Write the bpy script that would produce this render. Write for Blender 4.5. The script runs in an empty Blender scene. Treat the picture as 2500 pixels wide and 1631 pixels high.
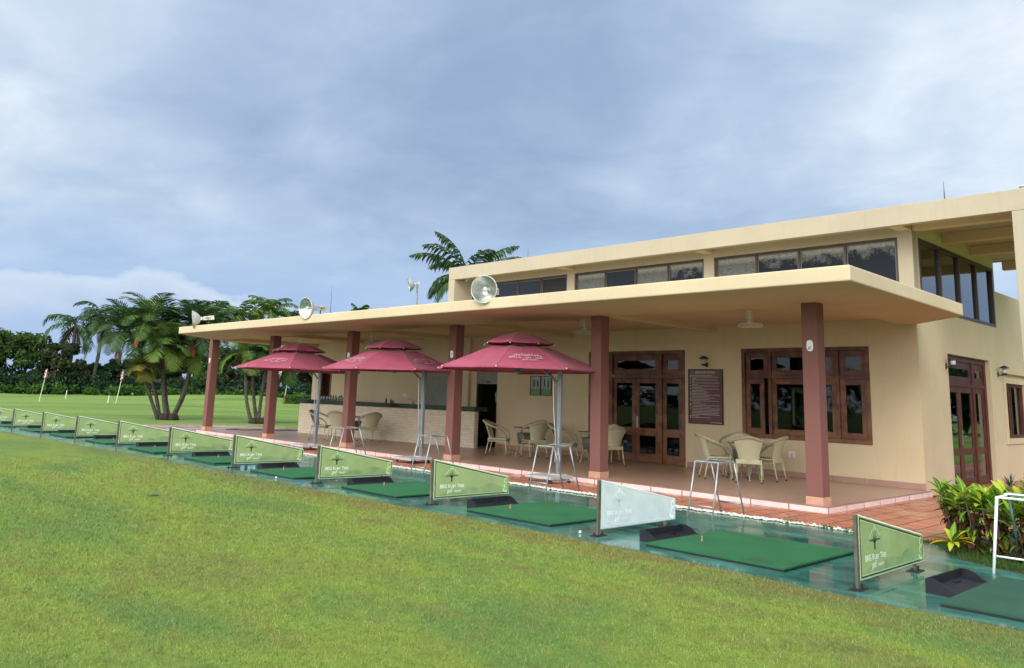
import bpy, bmesh, math, random
import numpy as np
from mathutils import Vector, Matrix, noise as mnoise
R_ = math.radians
rnd = random.Random(7)
rng = np.random.default_rng(11)
sc = bpy.context.scene
COL = sc.collection
G = -0.094           # ground level (porch floor is z = 0)
D = 4.066            # facade plane y
XC = 0.034           # side wall plane x
SP = 4.186           # pillar spacing
PW = 0.245

# ------------------------------------------------------------------ materials
class NT:
    def __init__(s, tree):
        s.t = tree; s.n = tree.nodes; s.l = tree.links
    def __call__(s, typ, ins=None, **props):
        nd = s.n.new(typ)
        for k, v in props.items(): setattr(nd, k, v)
        for k, v in (ins or {}).items():
            sk = nd.inputs[k]
            if hasattr(v, 'is_linked') or isinstance(v, bpy.types.NodeSocket): s.l.new(v, sk)
            else:
                if isinstance(v, (tuple, list)) and sk.type == 'RGBA' and len(v) == 3: v = (*v, 1)
                sk.default_value = v
        return nd
    def ramp(s, fac, stops, interp='LINEAR'):
        nd = s.n.new('ShaderNodeValToRGB'); nd.color_ramp.interpolation = interp
        el = nd.color_ramp.elements
        while len(el) < len(stops): el.new(0.5)
        for e, (p, c) in zip(el, stops):
            e.position = p; e.color = (c, c, c, 1) if isinstance(c, (int, float)) else (*c, 1)
        s.l.new(fac, nd.inputs[0]); return nd.outputs[0]
    def mix(s, fac, a, b, mode='MIX'):
        nd = s.n.new('ShaderNodeMix'); nd.data_type = 'RGBA'; nd.blend_type = mode
        for sk, v in ((nd.inputs[0], fac), (nd.inputs[6], a), (nd.inputs[7], b)):
            if isinstance(v, bpy.types.NodeSocket): s.l.new(v, sk)
            else: sk.default_value = (*v, 1) if isinstance(v, (tuple, list)) and len(v) == 3 else v
        return nd.outputs[2]
    def math(s, op, a, b=0.0, clamp=False):
        nd = s.n.new('ShaderNodeMath'); nd.operation = op; nd.use_clamp = clamp
        for sk, v in ((nd.inputs[0], a), (nd.inputs[1], b)):
            if isinstance(v, bpy.types.NodeSocket): s.l.new(v, sk)
            else: sk.default_value = v
        return nd.outputs[0]
    def noise(s, vec, scale, detail=4, rough=.55, out='Fac', dist=0.0):
        nd = s('ShaderNodeTexNoise', {'Scale': scale, 'Detail': detail, 'Roughness': rough, 'Distortion': dist})
        if vec is not None: s.l.new(vec, nd.inputs['Vector'])
        return nd.outputs[out]
    def mapv(s, vec, scale=(1, 1, 1), loc=(0, 0, 0), rot=(0, 0, 0)):
        nd = s('ShaderNodeMapping', {'Scale': scale, 'Location': loc, 'Rotation': rot}); s.l.new(vec, nd.inputs[0]); return nd.outputs[0]

def newmat(name):
    m = bpy.data.materials.new(name); m.use_nodes = True
    nt = NT(m.node_tree); b = m.node_tree.nodes['Principled BSDF']
    return m, nt, b
def coord(nt, kind='Object'):
    return nt('ShaderNodeTexCoord').outputs[kind]
def setc(nt, sk, v):
    if isinstance(v, bpy.types.NodeSocket): nt.l.new(v, sk)
    else: sk.default_value = (*v, 1) if isinstance(v, (tuple, list)) and len(v) == 3 else v
def bump(nt, b, h, strength=.3, dist=.01):
    nd = nt('ShaderNodeBump', {'Strength': strength, 'Distance': dist}); nt.l.new(h, nd.inputs['Height']); nt.l.new(nd.outputs[0], b.inputs['Normal'])

def simple(name, col, rough=.5, metal=0.0, var=.12, scale=6.0, bmp=0.0, spec=None, geo=True, rvar=0.0):
    m, nt, b = newmat(name)
    v = nt('ShaderNodeNewGeometry').outputs['Position'] if geo else coord(nt)
    n = nt.noise(v, scale, 5)
    lo = tuple(c * (1 - var) for c in col); hi = tuple(min(1, c * (1 + var)) for c in col)
    setc(nt, b.inputs['Base Color'], nt.ramp(n, [(.3, lo), (.7, hi)]))
    b.inputs['Metallic'].default_value = metal
    if rvar: setc(nt, b.inputs['Roughness'], nt.ramp(n, [(.3, max(0, rough - rvar)), (.7, min(1, rough + rvar))]))
    else: b.inputs['Roughness'].default_value = rough
    if spec is not None: b.inputs['Specular IOR Level'].default_value = spec
    if bmp: bump(nt, b, nt.noise(v, scale * 12, 4), bmp)
    return m

M = {}
def wallmat(name, col, grime=True):
    m, nt, b = newmat(name)
    g = nt('ShaderNodeNewGeometry').outputs['Position']
    n1 = nt.noise(g, .9, 5); n2 = nt.noise(g, 9, 6, .6)
    lo = tuple(c * .90 for c in col); hi = tuple(c * 1.06 for c in col)
    c = nt.mix(.35, nt.ramp(n1, [(.3, lo), (.7, hi)]), nt.ramp(n2, [(.25, tuple(c * .93 for c in col)), (.7, col)]))
    if grime:   # run-off stains with their own vertical shape
        st = nt.noise(nt.mapv(g, (6, 6, .5)), 1.6, 6, .6)
        c = nt.mix(nt.math('MULTIPLY', nt.ramp(st, [(.55, 0.0), (.76, 1.0)]), .32), c, tuple(x * y for x, y in zip(col, (.74, .72, .68))))
    setc(nt, b.inputs['Base Color'], c); b.inputs['Roughness'].default_value = .78
    b.inputs['Specular IOR Level'].default_value = .25
    bump(nt, b, nt.noise(g, 130, 3), .12, .004)
    return m
M['cream'] = wallmat('cream_paint', (.60, .492, .325))
M['band'] = wallmat('band_paint', (.43, .375, .275))
M['soffit'] = wallmat('soffit_paint', (.60, .46, .285), False)
M['pillar'] = wallmat('pillar_paint', (.205, .092, .078))
M['socle'] = simple('peach_tile', (.52, .29, .20), .45, var=.12, scale=18)
M['plate'] = simple('worn_plate', (.78, .78, .76), .5, var=.1, scale=30)
M['black'] = simple('black_plastic', (.018, .019, .021), .45, var=.3, scale=20)
M['blackpaint'] = simple('black_mark', (.02, .02, .02), .6)
M['rubber'] = simple('tray_rubber', (.009, .010, .015), .5, var=.3, scale=12, rvar=.1)
M['steel'] = simple('galvanised_steel', (.34, .35, .35), .42, .75, var=.18, scale=14, rvar=.12)
M['post'] = simple('weathered_post', (.13, .125, .09), .55, .35, var=.3, scale=9, rvar=.1)
M['umb_steel'] = simple('umbrella_mast_paint', (.22, .25, .28), .4, .4, var=.1, scale=6)
M['standpaint'] = simple('stand_steel', (.38, .39, .38), .35, .55, var=.2, scale=18, rvar=.1)
M['standgreen'] = simple('stand_green_paint', (.05, .13, .11), .45, .1, var=.2, scale=12)
M['standwhite'] = simple('stand_white_paint', (.78, .80, .80), .35, var=.08, scale=12)
M['granite'] = simple('granite', (.42, .43, .43), .55, var=.4, scale=90)
M['white'] = simple('white_plastic', (.7, .7, .67), .4, var=.06)
M['glassbulb'] = simple('lamp_glass', (.55, .56, .52), .12, var=.15, scale=30)
M['rod'] = simple('dark_rod', (.06, .05, .05), .5)
M['counter'] = simple('dark_counter_stone', (.010, .020, .017), .12, var=.5, scale=25)
M['near_black'] = simple('dark_opening', (.012, .012, .014), .7)
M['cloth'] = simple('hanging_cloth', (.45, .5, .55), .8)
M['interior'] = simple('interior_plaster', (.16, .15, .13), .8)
M['flagwhite'] = simple('flag_white', (.75, .74, .74), .7, var=.05)
M['flagred'] = simple('flag_maroon', (.14, .012, .03), .7, var=.05)
M['stick'] = simple('flag_stick', (.62, .64, .52), .5, var=.1)
M['globe'] = simple('lamp_globe', (.80, .80, .76), .3, var=.03)
M['teewood'] = simple('tee_rubber', (.30, .17, .09), .5)
M['ball'] = simple('golf_ball', (.8, .8, .78), .35, var=.03)
M['lettering'] = simple('white_print', (.80, .84, .74), .45, var=.04)
M['signdark'] = simple('dark_green_print', (.015, .035, .022), .35, var=.1)
M['signhill'] = simple('hill_green_print', (.235, .34, .15), .3, var=.25, scale=5)
M['signlime'] = simple('lime_print', (.52, .68, .36), .35, var=.06)
M['fadedlogo'] = simple('faded_grey_print', (.40, .47, .46), .4, var=.2, scale=12)
M['fadedwhite'] = simple('faded_white_print', (.92, .95, .95), .4)
M['bark'] = simple('palm_bark', (.070, .058, .048), .9, var=.5, scale=9, bmp=.6)
M['treebark'] = simple('tree_bark', (.10, .075, .06), .9, var=.4, scale=2, bmp=.5)
M['rootmass'] = simple('palm_root_mass', (.035, .022, .018), .95, var=.5, scale=14, bmp=.8)

def sign_mat(name, col, dirt):
    m, nt, b = newmat(name)
    v = nt('ShaderNodeNewGeometry').outputs['Position']
    n = nt.noise(nt.mapv(v, (3, 3, 3)), 1.4, 4)
    c = nt.ramp(n, [(.3, tuple(x * .88 for x in col)), (.7, tuple(x * 1.08 for x in col))])
    s = nt.noise(nt.mapv(v, (9, 9, 1.5)), 3, 6, .7)
    c = nt.mix(nt.math('MULTIPLY', nt.ramp(s, [(.55, 0.0), (.8, 1.0)]), dirt), c, tuple(x * .55 for x in col))
    setc(nt, b.inputs['Base Color'], c); b.inputs['Roughness'].default_value = .22
    b.inputs['Coat Weight'].default_value = .2; b.inputs['Coat Roughness'].default_value = .1
    return m
M['sign'] = sign_mat('lime_sign_print', (.32, .42, .175), .25)
M['signfaded'] = sign_mat('sun_faded_sign_print', (.62, .72, .71), .35)

def wood(name, base, worn):
    m, nt, b = newmat(name)
    g = nt('ShaderNodeNewGeometry').outputs['Position']
    gr = nt.noise(nt.mapv(g, (14, 14, 1.2)), 2.2, 8, .65, dist=.6)
    pt = nt.noise(g, 3.2, 5, .6)
    hz = nt('ShaderNodeSeparateXYZ', {0: g}).outputs[2]
    # varnish has worn off where rain reaches the lower rails
    low = nt.math('ADD', nt.ramp(nt.math('MULTIPLY', hz, .4), [(.25, .16), (.95, -.12)]), pt)
    c = nt.ramp(gr, [(.3, tuple(x * .55 for x in base)), (.7, tuple(x * 1.25 for x in base))])
    c2 = nt.ramp(gr, [(.3, tuple(x * .7 for x in worn)), (.7, worn)])
    c = nt.mix(nt.ramp(low, [(.48, 0.0), (.68, .9)]), c, c2)
    setc(nt, b.inputs['Base Color'], c); b.inputs['Roughness'].default_value = .42
    bump(nt, b, gr, .15, .003)
    return m
M['wood'] = wood('varnished_wood', (.085, .018, .009), (.23, .095, .035))
M['wood2'] = wood('dark_varnished_wood', (.075, .012, .010), (.11, .03, .016))
M['alframe'] = simple('brown_window_frame', (.060, .032, .026), .4, .1, var=.25, scale=8)
M['alwhite'] = simple('window_bead', (.16, .15, .14), .4, .3)

def glass(name, tint, refl=2.0, add=.06):
    m, nt, b = newmat(name)
    nt.n.remove(b); out = nt.n['Material Output']
    fr = nt.math('POWER', nt('ShaderNodeLayerWeight', {'Blend': .5}).outputs['Facing'], 3.0)
    fac = nt.math('ADD', nt.math('MULTIPLY', fr, refl), add, True)
    tr = nt('ShaderNodeBsdfTransparent', {'Color': (*tint, 1)}); gl = nt('ShaderNodeBsdfGlossy', {'Color': (.9, .93, .95, 1), 'Roughness': .02})
    mx = nt('ShaderNodeMixShader', {0: fac, 1: tr.outputs[0], 2: gl.outputs[0]})
    nt.l.new(mx.outputs[0], out.inputs[0]); return m
M['glass'] = glass('dark_window_glass', (.46, .50, .50), .7, .02)
M['glass_side'] = glass('side_window_glass', (.3, .33, .33), .75, .06)
def film_glass(name, thr):
    m, nt, b = newmat(name)
    out = nt.n['Material Output']
    g = nt('ShaderNodeNewGeometry').outputs['Position']
    hz = nt('ShaderNodeSeparateXYZ', {0: g}).outputs[2]
    hgrad = nt.math('MULTIPLY', nt.math('SUBTRACT', hz, 3.6), .9)
    nz = nt.noise(g, 5, 8, .75)
    vo = nt('ShaderNodeTexVoronoi', {'Scale': 11.0, 'Randomness': 1.0}, feature='DISTANCE_TO_EDGE')
    nt.l.new(nt.mapv(g, (1, 1, 1.5), rot=(0, .6, 0)), vo.inputs['Vector'])
    crack = nt.ramp(vo.outputs['Distance'], [(.0, .0), (.05, 1.0)])
    f = nt.ramp(nt.math('MULTIPLY', nt.math('ADD', hgrad, nt.math('MULTIPLY', nz, .9)), .4), [(min(.99, thr * .4), 0.0), (min(1, thr * .4 + .05), 1.0)])
    f = nt.math('MULTIPLY', f, nt.ramp(crack, [(0, .35), (1, 1.0)]))
    fc = nt.ramp(nt.noise(g, 30, 5), [(.3, (.085, .09, .085)), (.7, (.15, .15, .14))]); setc(nt, b.inputs['Base Color'], nt.mix(nt.ramp(nt.math('SUBTRACT', hz, 4.0), [(.50, 0.0), (.58, 1.0)]), fc, (.30, .30, .26))); b.inputs['Roughness'].default_value = .5
    fr = nt.math('POWER', nt('ShaderNodeLayerWeight', {'Blend': .5}).outputs['Facing'], 3.0)
    tr = nt('ShaderNodeBsdfDiffuse', {'Color': (.012, .014, .018, 1)}); gl = nt('ShaderNodeBsdfGlossy', {'Color': (.8, .9, 1, 1), 'Roughness': .05})
    mx = nt('ShaderNodeMixShader', {0: nt.math('ADD', nt.math('MULTIPLY', fr, .8), .01, True), 1: tr.outputs[0], 2: gl.outputs[0]})
    m2 = nt('ShaderNodeMixShader', {0: f, 1: mx.outputs[0], 2: b.outputs[0]})
    nt.l.new(m2.outputs[0], out.inputs[0]); return m
M['film_clear'] = film_glass('clear_dark_pane', 5.0)
M['film_low'] = film_glass('peeling_film_pane', 1.16)
M['film_full'] = film_glass('frosted_film_pane', .3)

def tiles(name, c1, c2, mortar, sx, sy, rough, off=0.0, msize=.012, bmp=.3, frq=2, rvarn=0.0, rotz=0.0, plane='XY', wear=None, nz=.5):
    m, nt, b = newmat(name)
    g = nt('ShaderNodeNewGeometry').outputs['Position']
    if plane == 'XZ':
        s = nt('ShaderNodeSeparateXYZ', {0: g}); cb = nt('ShaderNodeCombineXYZ', {0: nt.math('ADD', s.outputs[0], s.outputs[1]), 1: s.outputs[2], 2: 0.0}); g2 = cb.outputs[0]
    else: g2 = nt.mapv(g, rot=(0, 0, rotz))
    br = nt('ShaderNodeTexBrick', {'Color1': c1, 'Color2': c2, 'Mortar': mortar, 'Scale': 1.0, 'Mortar Size': msize, 'Mortar Smooth': .1, 'Bias': 0.0, 'Brick Width': sx, 'Row Height': sy}, offset=off, offset_frequency=frq)
    nt.l.new(g2, br.inputs['Vector'])
    n = nt.noise(g, 4.5, 6, .65)
    c = nt.mix(nz, br.outputs['Color'], nt.ramp(n, [(.25, tuple(x * .72 for x in c1)), (.75, tuple(min(1, x * 1.2) for x in c2))]))
    c = nt.mix(br.outputs['Fac'], c, mortar)
    if wear: c = nt.mix(nt.ramp(nt.noise(nt.mapv(g, (1, 5, 5)), 2.0, 6, .7), [(.6, 0.0), (.72, .6)]), c, wear)
    setc(nt, b.inputs['Base Color'], c)
    if rvarn: setc(nt, b.inputs['Roughness'], nt.ramp(nt.noise(g, 1.3, 5, .6), [(.38, max(.02, rough - rvarn)), (.62, min(1, rough + rvarn))]))
    else: b.inputs['Roughness'].default_value = rough
    hh = nt.mix(.25, nt.math('SUBTRACT', 1.0, br.outputs['Fac']), nt.noise(g, 40, 4))
    bump(nt, b, hh, bmp, .006)
    return m
M['brick'] = tiles('red_paver', (.44, .150, .080), (.55, .22, .125), (.085, .035, .025), .40, .30, .42, .5, .012, .7, rvarn=.24, rotz=R_(90))
M['floor'] = tiles('porch_tile', (.43, .275, .20), (.45, .29, .21), (.35, .22, .16), .5, .5, .33, 0, .003, .01, nz=.10)
M['pinkpave'] = tiles('pink_paving', (.42, .27, .22), (.48, .31, .26), (.25, .14, .11), .5, .5, .3, 0, .01, .2, rvarn=.22)
M['pinkedge'] = tiles('pink_edge_tile', (.72, .54, .51), (.77, .60, .57), (.30, .16, .14), .62, 3.0, .4, 0, .012, .2, plane='XZ', wear=(.45, .25, .2))
M['skirt'] = tiles('skirting_tile', (.34, .20, .15), (.38, .23, .17), (.26, .15, .11), .6, 3.0, .35, 0, .006, .1, plane='XZ')
M['stone'] = tiles('split_stone_cladding', (.84, .74, .57), (.64, .55, .41), (.58, .50, .38), .21, .075, .8, .5, .005, .8, plane='XZ', wear=(.42, .27, .15))

# painted wet tee line
def deckmat():
    m, nt, b = newmat('wet_green_paint')
    g = nt('ShaderNodeNewGeometry').outputs['Position']
    n = nt.noise(nt.mapv(g, (1.0, 2.2, 1)), 1.1, 7, .62, dist=.4)
    n2 = nt.noise(nt.mapv(g, (.8, 3.4, 1)), 3.2, 6, .7)
    c = nt.ramp(n, [(.30, (.014, .070, .055)), (.46, (.036, .145, .112)), (.66, (.085, .26, .21))])
    pa = nt.noise(nt.mapv(g, (1.4, 5.5, 1), (9, 1, 0)), 1.6, 8, .7, dist=.8)
    c = nt.mix(nt.ramp(pa, [(.50, 0.0), (.56, .55), (.66, .2)]), c, (.016, .085, .062))
    c = nt.mix(nt.ramp(n2, [(.56, 0.0), (.72, .5)]), c, (.13, .30, .25))
    rust = nt.noise(nt.mapv(g, (1.2, 1.2, 1), (3.7, 1, 0)), .8, 7, .7)
    c = nt.mix(nt.ramp(rust, [(.63, 0.0), (.76, .45)]), c, (.22, .15, .10))
    cr = nt('ShaderNodeTexVoronoi', {'Scale': .9}, feature='DISTANCE_TO_EDGE'); nt.l.new(g, cr.inputs['Vector'])
    c = nt.mix(nt.ramp(nt.noise(g, 22, 5), [(.60, 0.0), (.75, .4)]), c, (.02, .05, .04))
    setc(nt, b.inputs['Base Color'], c)
    pud = nt.noise(nt.mapv(g, (.55, 1.1, 1), (1.3, .4, 0)), 1.2, 5, .55)
    setc(nt, b.inputs['Roughness'], nt.ramp(pud, [(.42, .05), (.56, .22), (.7, .36)]))
    b.inputs['Specular IOR Level'].default_value = .62
    h = nt.math('MULTIPLY', nt.noise(g, 26, 5, .6), nt.ramp(pud, [(.42, .02), (.6, .35)]))
    bump(nt, b, h, .22, .008)
    return m
M['deck'] = deckmat()
def turfmat(name, a, bb):
    m, nt, b = newmat(name)
    g = nt('ShaderNodeNewGeometry').outputs['Position']
    n = nt.noise(g, 1.7, 6, .6); n2 = nt.noise(g, 220, 2)
    c = nt.ramp(n, [(.3, a), (.7, bb)])
    sp = nt.noise(nt.mapv(g, (1, 1, 1), (5, 5, 0)), 14, 6, .75)
    c = nt.mix(nt.ramp(sp, [(.70, 0.0), (.78, .55)]), c, (.16, .24, .16))
    dt = nt.noise(nt.mapv(g, (1, 1.4, 1), (3, 8, 0)), 1.9, 7, .7)
    c = nt.mix(nt.ramp(dt, [(.56, 0.0), (.70, .6)]), c, (.035, .06, .035))
    c = nt.mix(nt.ramp(n2, [(.3, .55), (.7, 0.0)]), c, tuple(x * .35 for x in a))
    setc(nt, b.inputs['Base Color'], c); b.inputs['Roughness'].default_value = .85
    bump(nt, b, n2, .7, .006)
    return m
M['mat'] = turfmat('green_turf_mat', (.010, .125, .036), (.017, .175, .054))
M['mat_old'] = turfmat('worn_turf_mat', (.016, .085, .048), (.030, .12, .070))

def grass_color(nt, g):
    big = nt.noise(nt.mapv(g, (.55, 1.3, 1)), .5, 5, .6, dist=.5)
    mid = nt.noise(nt.mapv(g, (1, 1.7, 1), (7, 2, 0)), 1.5, 6, .65)
    fine = nt.noise(g, 9, 5, .7)
    c = nt.ramp(big, [(.28, (.115, .205, .062)), (.42, (.158, .258, .056)), (.55, (.235, .315, .052)), (.70, (.195, .225, .058))])
    c = nt.mix(nt.ramp(mid, [(.48, 0.0), (.70, .75)]), c, (.215, .215, .058))
    c = nt.mix(nt.ramp(fine, [(.34, .40), (.52, 0.0)]), c, (.070, .115, .024))
    # worn, drier strip beside the tee line
    y = nt('ShaderNodeSeparateXYZ', {0: g}).outputs[1]
    e = nt.math('ADD', nt.math('MULTIPLY', y, .5), nt.math('MULTIPLY', mid, 1.2))
    c = nt.mix(nt.ramp(nt.math('ADD', e, 2.60), [(.20, 0.0), (.70, .7)]), c, (.195, .155, .055))
    dead = nt.noise(nt.mapv(g, (1, 2.2, 1), (2, 9, 0)), 1.9, 7, .72)
    c = nt.mix(nt.ramp(dead, [(.60, 0.0), (.74, .75)]), c, (.30, .22, .12))
    spk = nt.noise(nt.mapv(g, (1, 1.6, 1), (12, 3, 0)), 16, 5, .75)
    c = nt.mix(nt.ramp(spk, [(.60, 0.0), (.72, .5)]), c, (.16, .115, .05))
    return c
def groundmat():
    m, nt, b = newmat('lawn_ground')
    g = nt('ShaderNodeNewGeometry').outputs['Position']
    near = grass_color(nt, g)
    s = nt('ShaderNodeSeparateXYZ', {0: g})
    fn = nt.noise(nt.mapv(g, (.30, .06, 1)), .8, 5, .6)
    far = nt.ramp(fn, [(.30, (.095, .180, .035)), (.44, (.175, .285, .055)), (.56, (.265, .375, .095)), (.68, (.130, .225, .040))])
    far = nt.mix(nt.ramp(nt.noise(g, 1.3, 5, .7), [(.4, .25), (.6, 0.0)]), far, (.10, .17, .03))
    fx = nt.ramp(nt.math('MULTIPLY', nt.math('ADD', s.outputs[0], 30.0), -.08), [(0, 0.0), (.5, 1.0)])
    fy = nt.ramp(nt.math('MULTIPLY', nt.math('ADD', s.outputs[1], 4.0), .2), [(0, 0.0), (.5, 1.0)])
    c = nt.mix(nt.math('MAXIMUM', fx, fy), near, far)
    sp = nt.noise(g, 75, 4, .75)
    c = nt.mix(nt.ramp(sp, [(.35, .6), (.60, 0.0)]), c, (.055, .085, .018))
    setc(nt, b.inputs['Base Color'], c); b.inputs['Roughness'].default_value = .9; b.inputs['Specular IOR Level'].default_value = .15
    bump(nt, b, nt.math('ADD', nt.noise(g, 60, 5, .7), nt.math('MULTIPLY', nt.noise(g, 4, 4), 3.0)), .6, .02)
    return m
M['ground'] = groundmat()
def blademat():
    m, nt, b = newmat('grass_blades')
    g = nt('ShaderNodeNewGeometry').outputs['Position']
    c = grass_color(nt, g)
    at = nt('ShaderNodeAttribute', attribute_name='rnd').outputs['Fac']
    c = nt.mix(nt.ramp(at, [(.0, .25), (.4, 0.0)]), c, (.12, .18, .03))
    c = nt.mix(nt.ramp(at, [(.86, 0.0), (.95, .7)]), c, (.36, .32, .15))
    setc(nt, b.inputs['Base Color'], c); b.inputs['Roughness'].default_value = .6; b.inputs['Specular IOR Level'].default_value = .2
    return m
M['blade'] = blademat()

def leafmat(name, cols, rough=.5, transl=.25):
    m, nt, b = newmat(name)
    at = nt('ShaderNodeAttribute', attribute_name='rnd').outputs['Fac']
    n = len(cols)
    c = nt.ramp(at, [(i / max(1, n - 1), col) for i, col in enumerate(cols)])
    setc(nt, b.inputs['Base Color'], c); b.inputs['Roughness'].default_value = rough; b.inputs['Specular IOR Level'].default_value = .18
    out = nt.n['Material Output']
    tl = nt('ShaderNodeBsdfTranslucent'); setc(nt, tl.inputs['Color'], c)
    mx = nt('ShaderNodeMixShader', {0: transl, 1: b.outputs[0], 2: tl.outputs[0]}); nt.l.new(mx.outputs[0], out.inputs[0])
    return m
M['palmleaf'] = leafmat('palm_leaf', [(.035, .075, .018), (.060, .125, .025), (.10, .185, .035), (.17, .22, .045)])
M['palmyellow'] = leafmat('yellowing_palm_leaf', [(.07, .11, .02), (.12, .14, .025), (.18, .14, .03)])
M['palmdark'] = leafmat('dark_palm_leaf', [(.022, .052, .018), (.038, .082, .026), (.075, .125, .038)])
M['palmdead'] = leafmat('dry_palm_leaf', [(.10, .060, .028), (.16, .10, .05), (.13, .13, .05)])
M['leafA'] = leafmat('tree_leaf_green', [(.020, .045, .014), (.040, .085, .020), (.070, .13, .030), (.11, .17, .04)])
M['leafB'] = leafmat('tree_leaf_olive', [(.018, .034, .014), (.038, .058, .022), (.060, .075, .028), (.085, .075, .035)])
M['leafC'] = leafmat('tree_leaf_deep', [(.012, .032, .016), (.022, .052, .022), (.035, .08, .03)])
M['hedgeleaf'] = leafmat('hedge_leaf', [(.025, .06, .012), (.05, .12, .018), (.10, .20, .03)])
M['croton'] = leafmat('croton_leaf', [(.035, .11, .014), (.09, .23, .022), (.24, .40, .028), (.52, .55, .035)], .3)
M['crotonrib'] = leafmat('croton_midrib', [(.45, .50, .06), (.55, .58, .10)], .3)
M['crotonred'] = leafmat('croton_lower_leaf', [(.06, .022, .016), (.12, .05, .02), (.05, .07, .02)], .4)
M['crotonyellow'] = leafmat('croton_yellow_leaf', [(.55, .42, .02), (.62, .30, .02)], .4)
M['spiky'] = leafmat('spiky_leaf', [(.025, .05, .03), (.05, .09, .045)], .4)
M['fruit'] = simple('orange_palm_fruit', (.30, .085, .02), .6, var=.3, scale=20)
M['pebble'] = simple('white_pebble', (.68, .66, .60), .55, var=.25, scale=40)

def wickermat(name, col):
    m, nt, b = newmat(name)
    v = coord(nt)
    w = nt('ShaderNodeTexWave', {'Scale': 20.0, 'Distortion': .6, 'Detail': 2.0, 'Detail Scale': 3.0}, bands_direction='X'); nt.l.new(v, w.inputs['Vector'])
    w2 = nt('ShaderNodeTexWave', {'Scale': 26.0, 'Distortion': .4}, bands_direction='Z'); nt.l.new(v, w2.inputs['Vector'])
    f = nt.math('MULTIPLY', w.outputs['Fac'], nt.math('ADD', nt.math('MULTIPLY', w2.outputs['Fac'], .4), .6))
    setc(nt, b.inputs['Base Color'], nt.ramp(f, [(.02, tuple(x * .30 for x in col)), (.40, col), (1, tuple(min(1, x * 1.15) for x in col))]))
    b.inputs['Roughness'].default_value = .5
    bump(nt, b, f, .7, .006)
    return m
M['wicker'] = wickermat('cream_wicker', (.70, .66, .43))
M['wickerrim'] = wickermat('wicker_rim', (.52, .48, .32))
M['tablewicker'] = wickermat('grey_wicker', (.17, .16, .13))
M['legcream'] = simple('cream_leg', (.52, .48, .30), .45, var=.12, scale=25)
M['tableglass'] = simple('smoked_table_glass', (.03, .035, .035), .06, var=.1)

def fabric():
    m, nt, b = newmat('maroon_canvas')
    v = coord(nt)
    n = nt.noise(v, 1.6, 5, .6); n2 = nt.noise(v, 9, 5, .7)
    c = nt.ramp(n, [(.3, (.29, .034, .080)), (.7, (.40, .065, .125))])
    c = nt.mix(nt.ramp(n2, [(.62, 0.0), (.8, .35)]), c, (.40, .14, .16))
    setc(nt, b.inputs['Base Color'], c); b.inputs['Roughness'].default_value = .75
    b.inputs['Sheen Weight'].default_value = .22; b.inputs['Sheen Tint'].default_value = (1, .75, .8, 1)
    out = nt.n['Material Output']
    tl = nt('ShaderNodeBsdfTranslucent', {'Color': (.30, .02, .03, 1)})
    mx = nt('ShaderNodeMixShader', {0: .05, 1: b.outputs[0], 2: tl.outputs[0]}); nt.l.new(mx.outputs[0], out.inputs[0])
    bump(nt, b, nt.noise(v, 3.5, 3), .25, .03)
    return m
M['fabric'] = fabric()
M['shutter'] = simple('grey_roller_shutter', (.27, .28, .27), .5, .1, var=.1, scale=3)
M['board'] = simple('maroon_board', (.085, .010, .015), .25, var=.2, scale=2)
M['boardframe'] = simple('board_frame', (.018, .006, .006), .4)
M['posterpaper'] = simple('poster_paper', (.34, .36, .38), .35, var=.08, scale=5)
M['postergreen'] = simple('poster_green', (.13, .22, .08), .35, var=.1, scale=5)
M['posterink'] = simple('poster_ink', (.02, .025, .03), .5)
def reflector():
    m, nt, b = newmat('floodlight_reflector')
    v = coord(nt)
    setc(nt, b.inputs['Base Color'], nt.ramp(nt.noise(v, 14, 6, .7), [(.3, (.42, .44, .43)), (.7, (.66, .69, .68))]))
    b.inputs['Metallic'].default_value = .85; b.inputs['Roughness'].default_value = .24
    return m
M['reflector'] = reflector()
M['canopyprint'] = simple('pale_canopy_print', (.62, .45, .48), .6)
M['flood'] = simple('floodlight_shell', (.50, .49, .45), .45, .3, var=.25, scale=12)

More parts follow.
